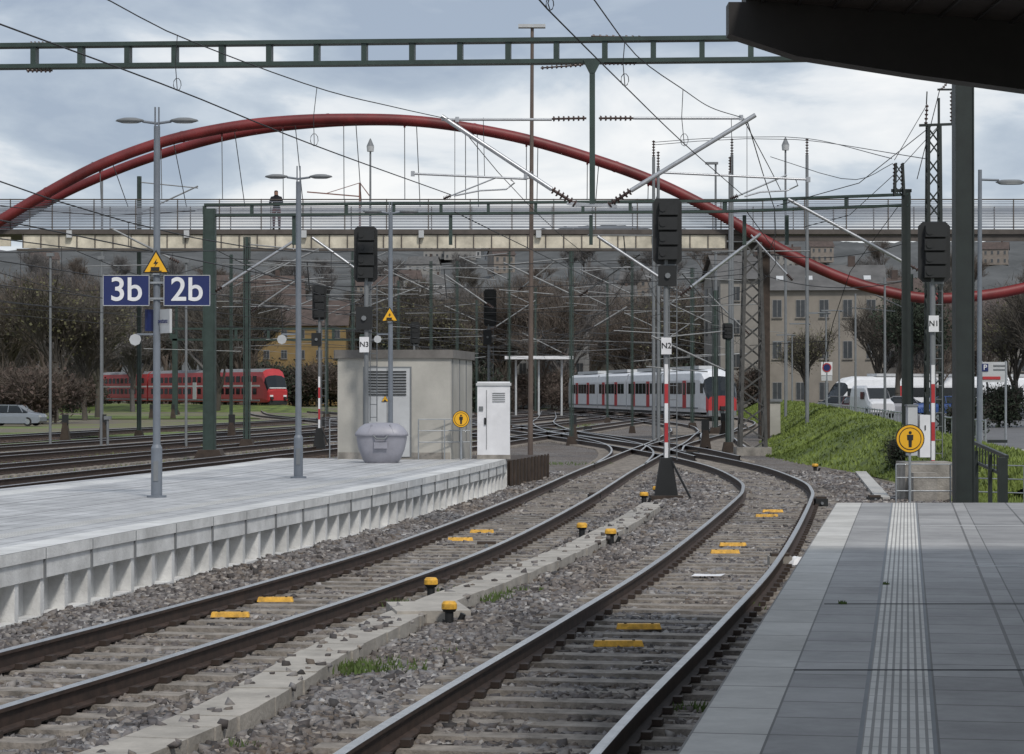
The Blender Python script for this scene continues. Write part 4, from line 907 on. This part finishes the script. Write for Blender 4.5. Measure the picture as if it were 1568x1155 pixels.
mb.beam(W(470,294,700),W(552,301,700),.5,.35,m_cr); mb.beam(W(551,280,700),W(551,420,700),.6,.6,m_cr); mb.beam(W(551,280,700),W(568,303,700),.3,.3,m_cr); mb.beam(W(500,296,700),W(551,280,700),.2,.2,m_cr);mb.build()
# ------------------------------------------------------------------ trees
def treemesh(name,h,seed,mat,levels=5,leaf=None,leafn=0,spread=.5,tr=.28,droop=0.,twigs=7000,tw=.035):
    R_=random.Random(seed); mb=MB(name); tips=[]
    def br(p,d,l,r,lv):
        e=p+d*l; mid=p.lerp(e,.5)+Vector((R_.uniform(-1,1),R_.uniform(-1,1),0))*l*.05
        n=5 if lv<2 else 3
        mb.cyl(p,mid,r,mat,r*.82,n=n,cap=False); mb.cyl(mid,e,r*.82,mat,r*.62,n=n,cap=False)
        if lv>=levels-1: tips.append((e,d))
        if lv>=levels: return
        for k in range(4 if lv else 5):
            t=1. if k==0 else R_.uniform(.35,.98)
            q=p.lerp(e,t); nd=(d+Vector((R_.uniform(-1,1),R_.uniform(-1,1),R_.uniform(-.3,.6)-droop*lv*.2))*spread*(1.25 if lv else 1.5)).normalized()
            br(q,nd,l*R_.uniform(.6,.84),max(.025,r*.55),lv+1)
    br(Vector((0,0,0)),Vector((0,0,1)),h*.25,tr,0)
    for i in range(twigs):
        e,d=R_.choice(tips); p=e+Vector([R_.gauss(0,.3) for _ in range(3)]); dd=(d+Vector((R_.uniform(-1,1),R_.uniform(-1,1),R_.uniform(-.5,.9)))*.9).normalized()
        s=dd.cross(Vector((R_.uniform(-1,1),R_.uniform(-1,1),R_.uniform(-1,1))))
        if s.length<.01: continue
        s=s.normalized()*tw; q=p+dd*R_.uniform(.4,1.1); mb.add([p-s,p+s,q],[(0,1,2)],mat)
    if leaf:
        for i in range(leafn):
            t=R_.choice(tips)[0]+Vector([R_.gauss(0,.45) for _ in range(3)]); s=R_.uniform(.05,.13)
            a=Vector([R_.uniform(-1,1) for _ in range(3)]).normalized()*s; b_=Vector([R_.uniform(-1,1) for _ in range(3)]).normalized()*s
            mb.add([t-a,t+b_,t+a,t-b_],[(0,1,2,3)],leaf)
    zs=max(v[2] for v in mb.v); o=mb.build(); me=o.data; bpy.data.objects.remove(o); return me,zs
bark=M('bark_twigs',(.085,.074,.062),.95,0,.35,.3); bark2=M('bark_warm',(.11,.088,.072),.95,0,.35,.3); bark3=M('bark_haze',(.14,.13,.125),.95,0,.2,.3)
lf1=M('leaf_bud_olive',(.12,.115,.06),.9,0,.35,.5); lf2=M('leaf_dark',(.025,.036,.021),.9,0,.4,.5); lf3=M('leaf_brown',(.085,.06,.05),.9,0,.3,.5)
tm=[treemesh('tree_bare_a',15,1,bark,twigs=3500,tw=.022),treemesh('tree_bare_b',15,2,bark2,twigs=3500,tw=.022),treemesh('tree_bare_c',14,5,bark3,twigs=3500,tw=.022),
    treemesh('tree_bud',13,3,bark,leaf=lf1,leafn=2200,twigs=3500,tw=.02),treemesh('tree_ever',13,4,bark,leaf=lf2,leafn=12000,twigs=0)]
bush=treemesh('bush',4.5,9,bark2,leaf=lf3,leafn=2500,spread=.9,tr=.1,levels=4,twigs=4000,tw=.02); bushg=treemesh('bushg',4,11,bark,leaf=lf2,leafn=5000,spread=.9,tr=.1,levels=4,twigs=2000,tw=.02)
def put(name,mz,x,y,z,height,rz=None,parent=None):
    me,zs=mz; s=height/zs
    o=bpy.data.objects.new(name,me); scene.collection.objects.link(o); o.location=(x,y,z); o.rotation_euler=(0,0,rz if rz is not None else random.uniform(0,6.28)); o.scale=(s,s,s)
    if parent: o.parent=parent
    return o
def topz(py,Y): return SZ(py,Y)
put('budding_tree',tm[3],SX(85,195),195,-.1,topz(395,195)); put('budding_tree',tm[3],SX(150,215),215,-.1,topz(410,215)); put('bare_tree',tm[1],SX(20,230),230,-.1,topz(395,230)); put('bare_tree',tm[0],SX(130,200),200,-.1,topz(430,200))
put('brown_bush',bush,SX(50,175),175,-.1,5.5); put('brown_bush',bush,SX(85,182),182,-.1,5); put('brown_bush',bush,SX(5,178),178,-.1,5.5)
put('budding_tree',tm[3],SX(1555,150),150,.3,topz(430,150)); put('bare_tree',tm[0],SX(1620,145),145,.3,topz(400,145)); put('budding_tree',tm[3],SX(1235,240),240,.3,topz(490,240)); put('dark_tree',tm[4],SX(1375,215),215,.3,topz(430,215)); put('bare_tree',tm[1],SX(1440,235),235,.3,topz(420,235)); put('bare_tree',tm[0],SX(1345,240),240,.3,topz(450,240))
put('green_bush',bushg,SX(1530,120),120,.4,2.8); put('green_bush',bushg,SX(1390,66),66,0.1,1.2); put('green_bush',bushg,SX(1470,90),90,.4,2)
par=bpy.data.objects.new('distant_trees',None); scene.collection.objects.link(par)
rs=random.Random(11)
for k_ in range(130):
    Y=rs.uniform(275,520); px=(k_*0.618034%1)*1680-50
    if 385<px<530 and Y<400: continue
    if 1130<px<1350 and Y<300: continue
    hh=SZ(rs.uniform(400,470),Y)
    if 385<px<530: hh*=.7
    put('tree',rs.choice([tm[0],tm[1],tm[2],tm[0],tm[1],tm[3],tm[2],tm[1]]) if k_%11 else tm[4],SX(px,Y),Y,-.1,hh,rs.uniform(0,6.28),par)
for k_ in range(150):
    Y=rs.uniform(540,1000); px=rs.uniform(-40,1620); x=SX(px,Y)
    hb=hillz(x,Y); hmax=H+.076*Y-hb
    put('tree',rs.choice([tm[2],tm[2],tm[0],tm[1],tm[2]]),x,Y,hb-3,min(hmax+3,rs.uniform(12,20)),rs.uniform(0,6.28),par)
par2=bpy.data.objects.new('hedge_bushes',None); scene.collection.objects.link(par2)
for k_ in range(130):
    Y=rs.uniform(265,330); px=(k_*0.618034%1)*1680-50
    if 150<px<540: Y=rs.uniform(372,394) 
    put('bush',rs.choice([bush,bush,bushg]),SX(px,Y),Y,-.1,rs.uniform(3,7) if not 380<px<540 else rs.uniform(7,9.5),rs.uniform(0,6.28),par2)
# ------------------------------------------------------------------ street furniture right
for px,py,Y,z0 in((1213,515,190,.5),(1235,498,175,.5),(1205,525,210,.5),(1265,482,150,.5),(1285,478,165,.5)):
    mb=MB('street_lamp'); x=SX(px,Y); mb.cyl((x,Y,z0),W(px,py,Y),.07,m_mgrey,.05); mb.tube([W(px,py,Y),(x+.3,Y,SZ(py,Y)+.08),(x-.9,Y,SZ(py,Y)+.12)],.05,m_mgrey); mb.box((x-.9,Y,SZ(py,Y)+.1),(.7,.25,.1),m_mgrey); mb.build()
mb=MB('street_lamp'); Y=60; x=SX(1499,Y); mb.cyl((x,Y,.0),W(1501,260,Y),.07,m_post,.05,n=10); mb.cyl(W(1501,275,Y),W(1530,276,Y),.03,m_post)
P=[]
for zz,sc in((-.06,.7),(0,1),(.06,.6)):
    for k in range(10): a=6.283*k/10; P.append((SX(1548,Y)+math.cos(a)*.4*sc,Y+math.sin(a)*.16*sc,SZ(279,Y)+zz))
mb.add(P,[(i*10+k,i*10+(k+1)%10,(i+1)*10+(k+1)%10,(i+1)*10+k) for i in range(2) for k in range(10)]+[tuple(range(10)),tuple(range(20,30))],m_mgrey,True); mb.build()
mb=MB('street_lamp'); Y=110; x=SX(1355,Y); mb.cyl((x,Y,.5),W(1355,425,Y),.07,m_mgrey,.05); mb.build()
mb=MB('street_lamp'); Y=105; mb.cyl((SX(1310,Y),Y,.5),W(1310,450,Y),.06,m_mgrey,.04); mb.build()
for px,py,Y in((1090,250,140),(150,250,140)):
    mb=MB('street_lamp'); mb.cyl((SX(px+6,Y),Y,-.1),W(px+6,py,Y),.1,m_mgrey,.06); mb.box((SX(px,Y),Y,SZ(py,Y)),(.75,.3,.13),m_mgrey); mb.build()
mb=MB('parking_sign'); Y=80; mb.cyl(W(1503,690,Y),W(1503,553,Y),.04,m_galv); mb.cyl(W(1540,690,Y),W(1540,553,Y),.04,m_galv); mb.box(W(1521,570,Y),(42/F*Y,.05,31/F*Y),m_lgrey); mb.box((SX(1508,Y),Y-.04,SZ(563,Y)),(.22,.02,.26),m_blue); mb.box((SX(1530,Y),Y-.04,SZ(560,Y)),(.4,.02,.05),m_mgrey); mb.box((SX(1530,Y),Y-.04,SZ(566,Y)),(.4,.02,.04),m_mgrey); mb.box((SX(1518,Y),Y-.04,SZ(579,Y)),(.6,.02,.1),m_tred)
o=mb.build(); text('P',(SX(1508,Y),Y-.06,SZ(563,Y)),.25,m_white,o)
mb=MB('no_parking_sign'); Y=130; mb.cyl((SX(1266,Y),Y,.5),W(1266,556,Y),.05,m_galv); mb.box(W(1266,565,Y),(.62,.04,.75),m_white); mb.cyl((SX(1266,Y),Y-.05,SZ(563,Y)),(SX(1266,Y),Y-.03,SZ(563,Y)),.25,m_tred,n=20); mb.cyl((SX(1266,Y),Y-.06,SZ(563,Y)),(SX(1266,Y),Y-.052,SZ(563,Y)),.19,m_blue,n=20); mb.box(W(1266,579,Y),(.6,.04,.3),m_lgrey); mb.build()
mb=MB('steel_fence'); 
for i in range(60): y=70+i*2.; x=np.interp(y,[62,86,130,200],[13.6,15.1,19.2,25.6]); mb.cyl((x,y,.4),(x,y,1.5),.03,m_galv,n=5)
mb.tube([(np.interp(y,[62,86,130,200],[13.6,15.1,19.2,25.6]),y,1.45) for y in range(70,190,4)],.03,m_galv,5); mb.build()
for px,py in((77,390),(155,395),(285,400),(165,640)):
    mb=MB('signal_pole'); Y=100; mb.cyl((SX(px,Y),Y,-.1),W(px,py,Y),.06,m_mgrey,.05); mb.box((SX(px,Y),Y,SZ(py,Y)),(.3,.2,.15),m_mgrey); mb.build()
# ------------------------------------------------------------------ world, sun, camera
sd=Vector((-.25,.62,-.74)).normalized()
el=math.asin(-sd.z); az=math.atan2(-sd.x,-sd.y)
w=bpy.data.worlds.new('World'); scene.world=w; w.use_nodes=True; N=w.node_tree.nodes; L=w.node_tree.links; N.clear()
out=N.new('ShaderNodeOutputWorld'); sky=N.new('ShaderNodeTexSky'); sky.sky_type='NISHITA'; sky.sun_disc=False; sky.sun_elevation=el; sky.sun_rotation=az
b1=N.new('ShaderNodeBackground'); b1.inputs['Strength'].default_value=.1; L.new(sky.outputs[0],b1.inputs['Color'])
tc=N.new('ShaderNodeTexCoord'); mp=N.new('ShaderNodeMapping'); mp.inputs['Scale'].default_value=(1,1,2.6); mp.inputs['Location'].default_value=(.35,.1,.22); L.new(tc.outputs['Generated'],mp.inputs['Vector'])
n1=N.new('ShaderNodeTexNoise'); n1.inputs['Scale'].default_value=9.; n1.inputs['Detail'].default_value=8; n1.inputs['Roughness'].default_value=.52; n1.inputs['Distortion'].default_value=.3; L.new(mp.outputs[0],n1.inputs['Vector'])
sp=N.new('ShaderNodeSeparateXYZ'); L.new(tc.outputs['Generated'],sp.inputs[0])
mr=N.new('ShaderNodeMapRange'); mr.inputs['From Min'].default_value=.105; mr.inputs['From Max'].default_value=.15; mr.inputs['To Min'].default_value=.045; mr.inputs['To Max'].default_value=-.05; L.new(sp.outputs['Z'],mr.inputs['Value'])
ad=N.new('ShaderNodeMath'); ad.operation='ADD'; L.new(n1.outputs['Fac'],ad.inputs[0]); L.new(mr.outputs['Result'],ad.inputs[1])
r=N.new('ShaderNodeValToRGB'); e=r.color_ramp.elements; e[0].position=.36; e[0].color=(.38,.45,.56,1); e[1].position=.67; e[1].color=(1,1,1,1)
for p_,c_ in((.44,(.48,.55,.645,1)),(.50,(.60,.665,.745,1)),(.555,(.80,.835,.875,1))): q_=e.new(p_); q_.color=c_
L.new(ad.outputs[0],r.inputs['Fac']); b2=N.new('ShaderNodeBackground'); b2.inputs['Strength'].default_value=1.0; L.new(r.outputs['Color'],b2.inputs['Color'])
mx=N.new('ShaderNodeMixShader'); mx.inputs[0].default_value=.9; L.new(b1.outputs[0],mx.inputs[1]); L.new(b2.outputs[0],mx.inputs[2]); L.new(mx.outputs[0],out.inputs['Surface'])
sl=bpy.data.lights.new('sun','SUN'); sl.energy=2.2; sl.angle=math.radians(9); sl.color=(1,.95,.88); so=bpy.data.objects.new('sun',sl); scene.collection.objects.link(so); so.rotation_euler=sd.to_track_quat('-Z','Y').to_euler(); so.location=(10,-20,40)
cam=bpy.data.cameras.new('camera'); cam.lens=36*F/1568; cam.sensor_width=36; cam.clip_end=8000; cam.clip_start=.5
co=bpy.data.objects.new('camera',cam); scene.collection.objects.link(co); co.location=(0,0,H); co.rotation_euler=(math.radians(90)+math.atan(22.5/F),0,0); scene.camera=co
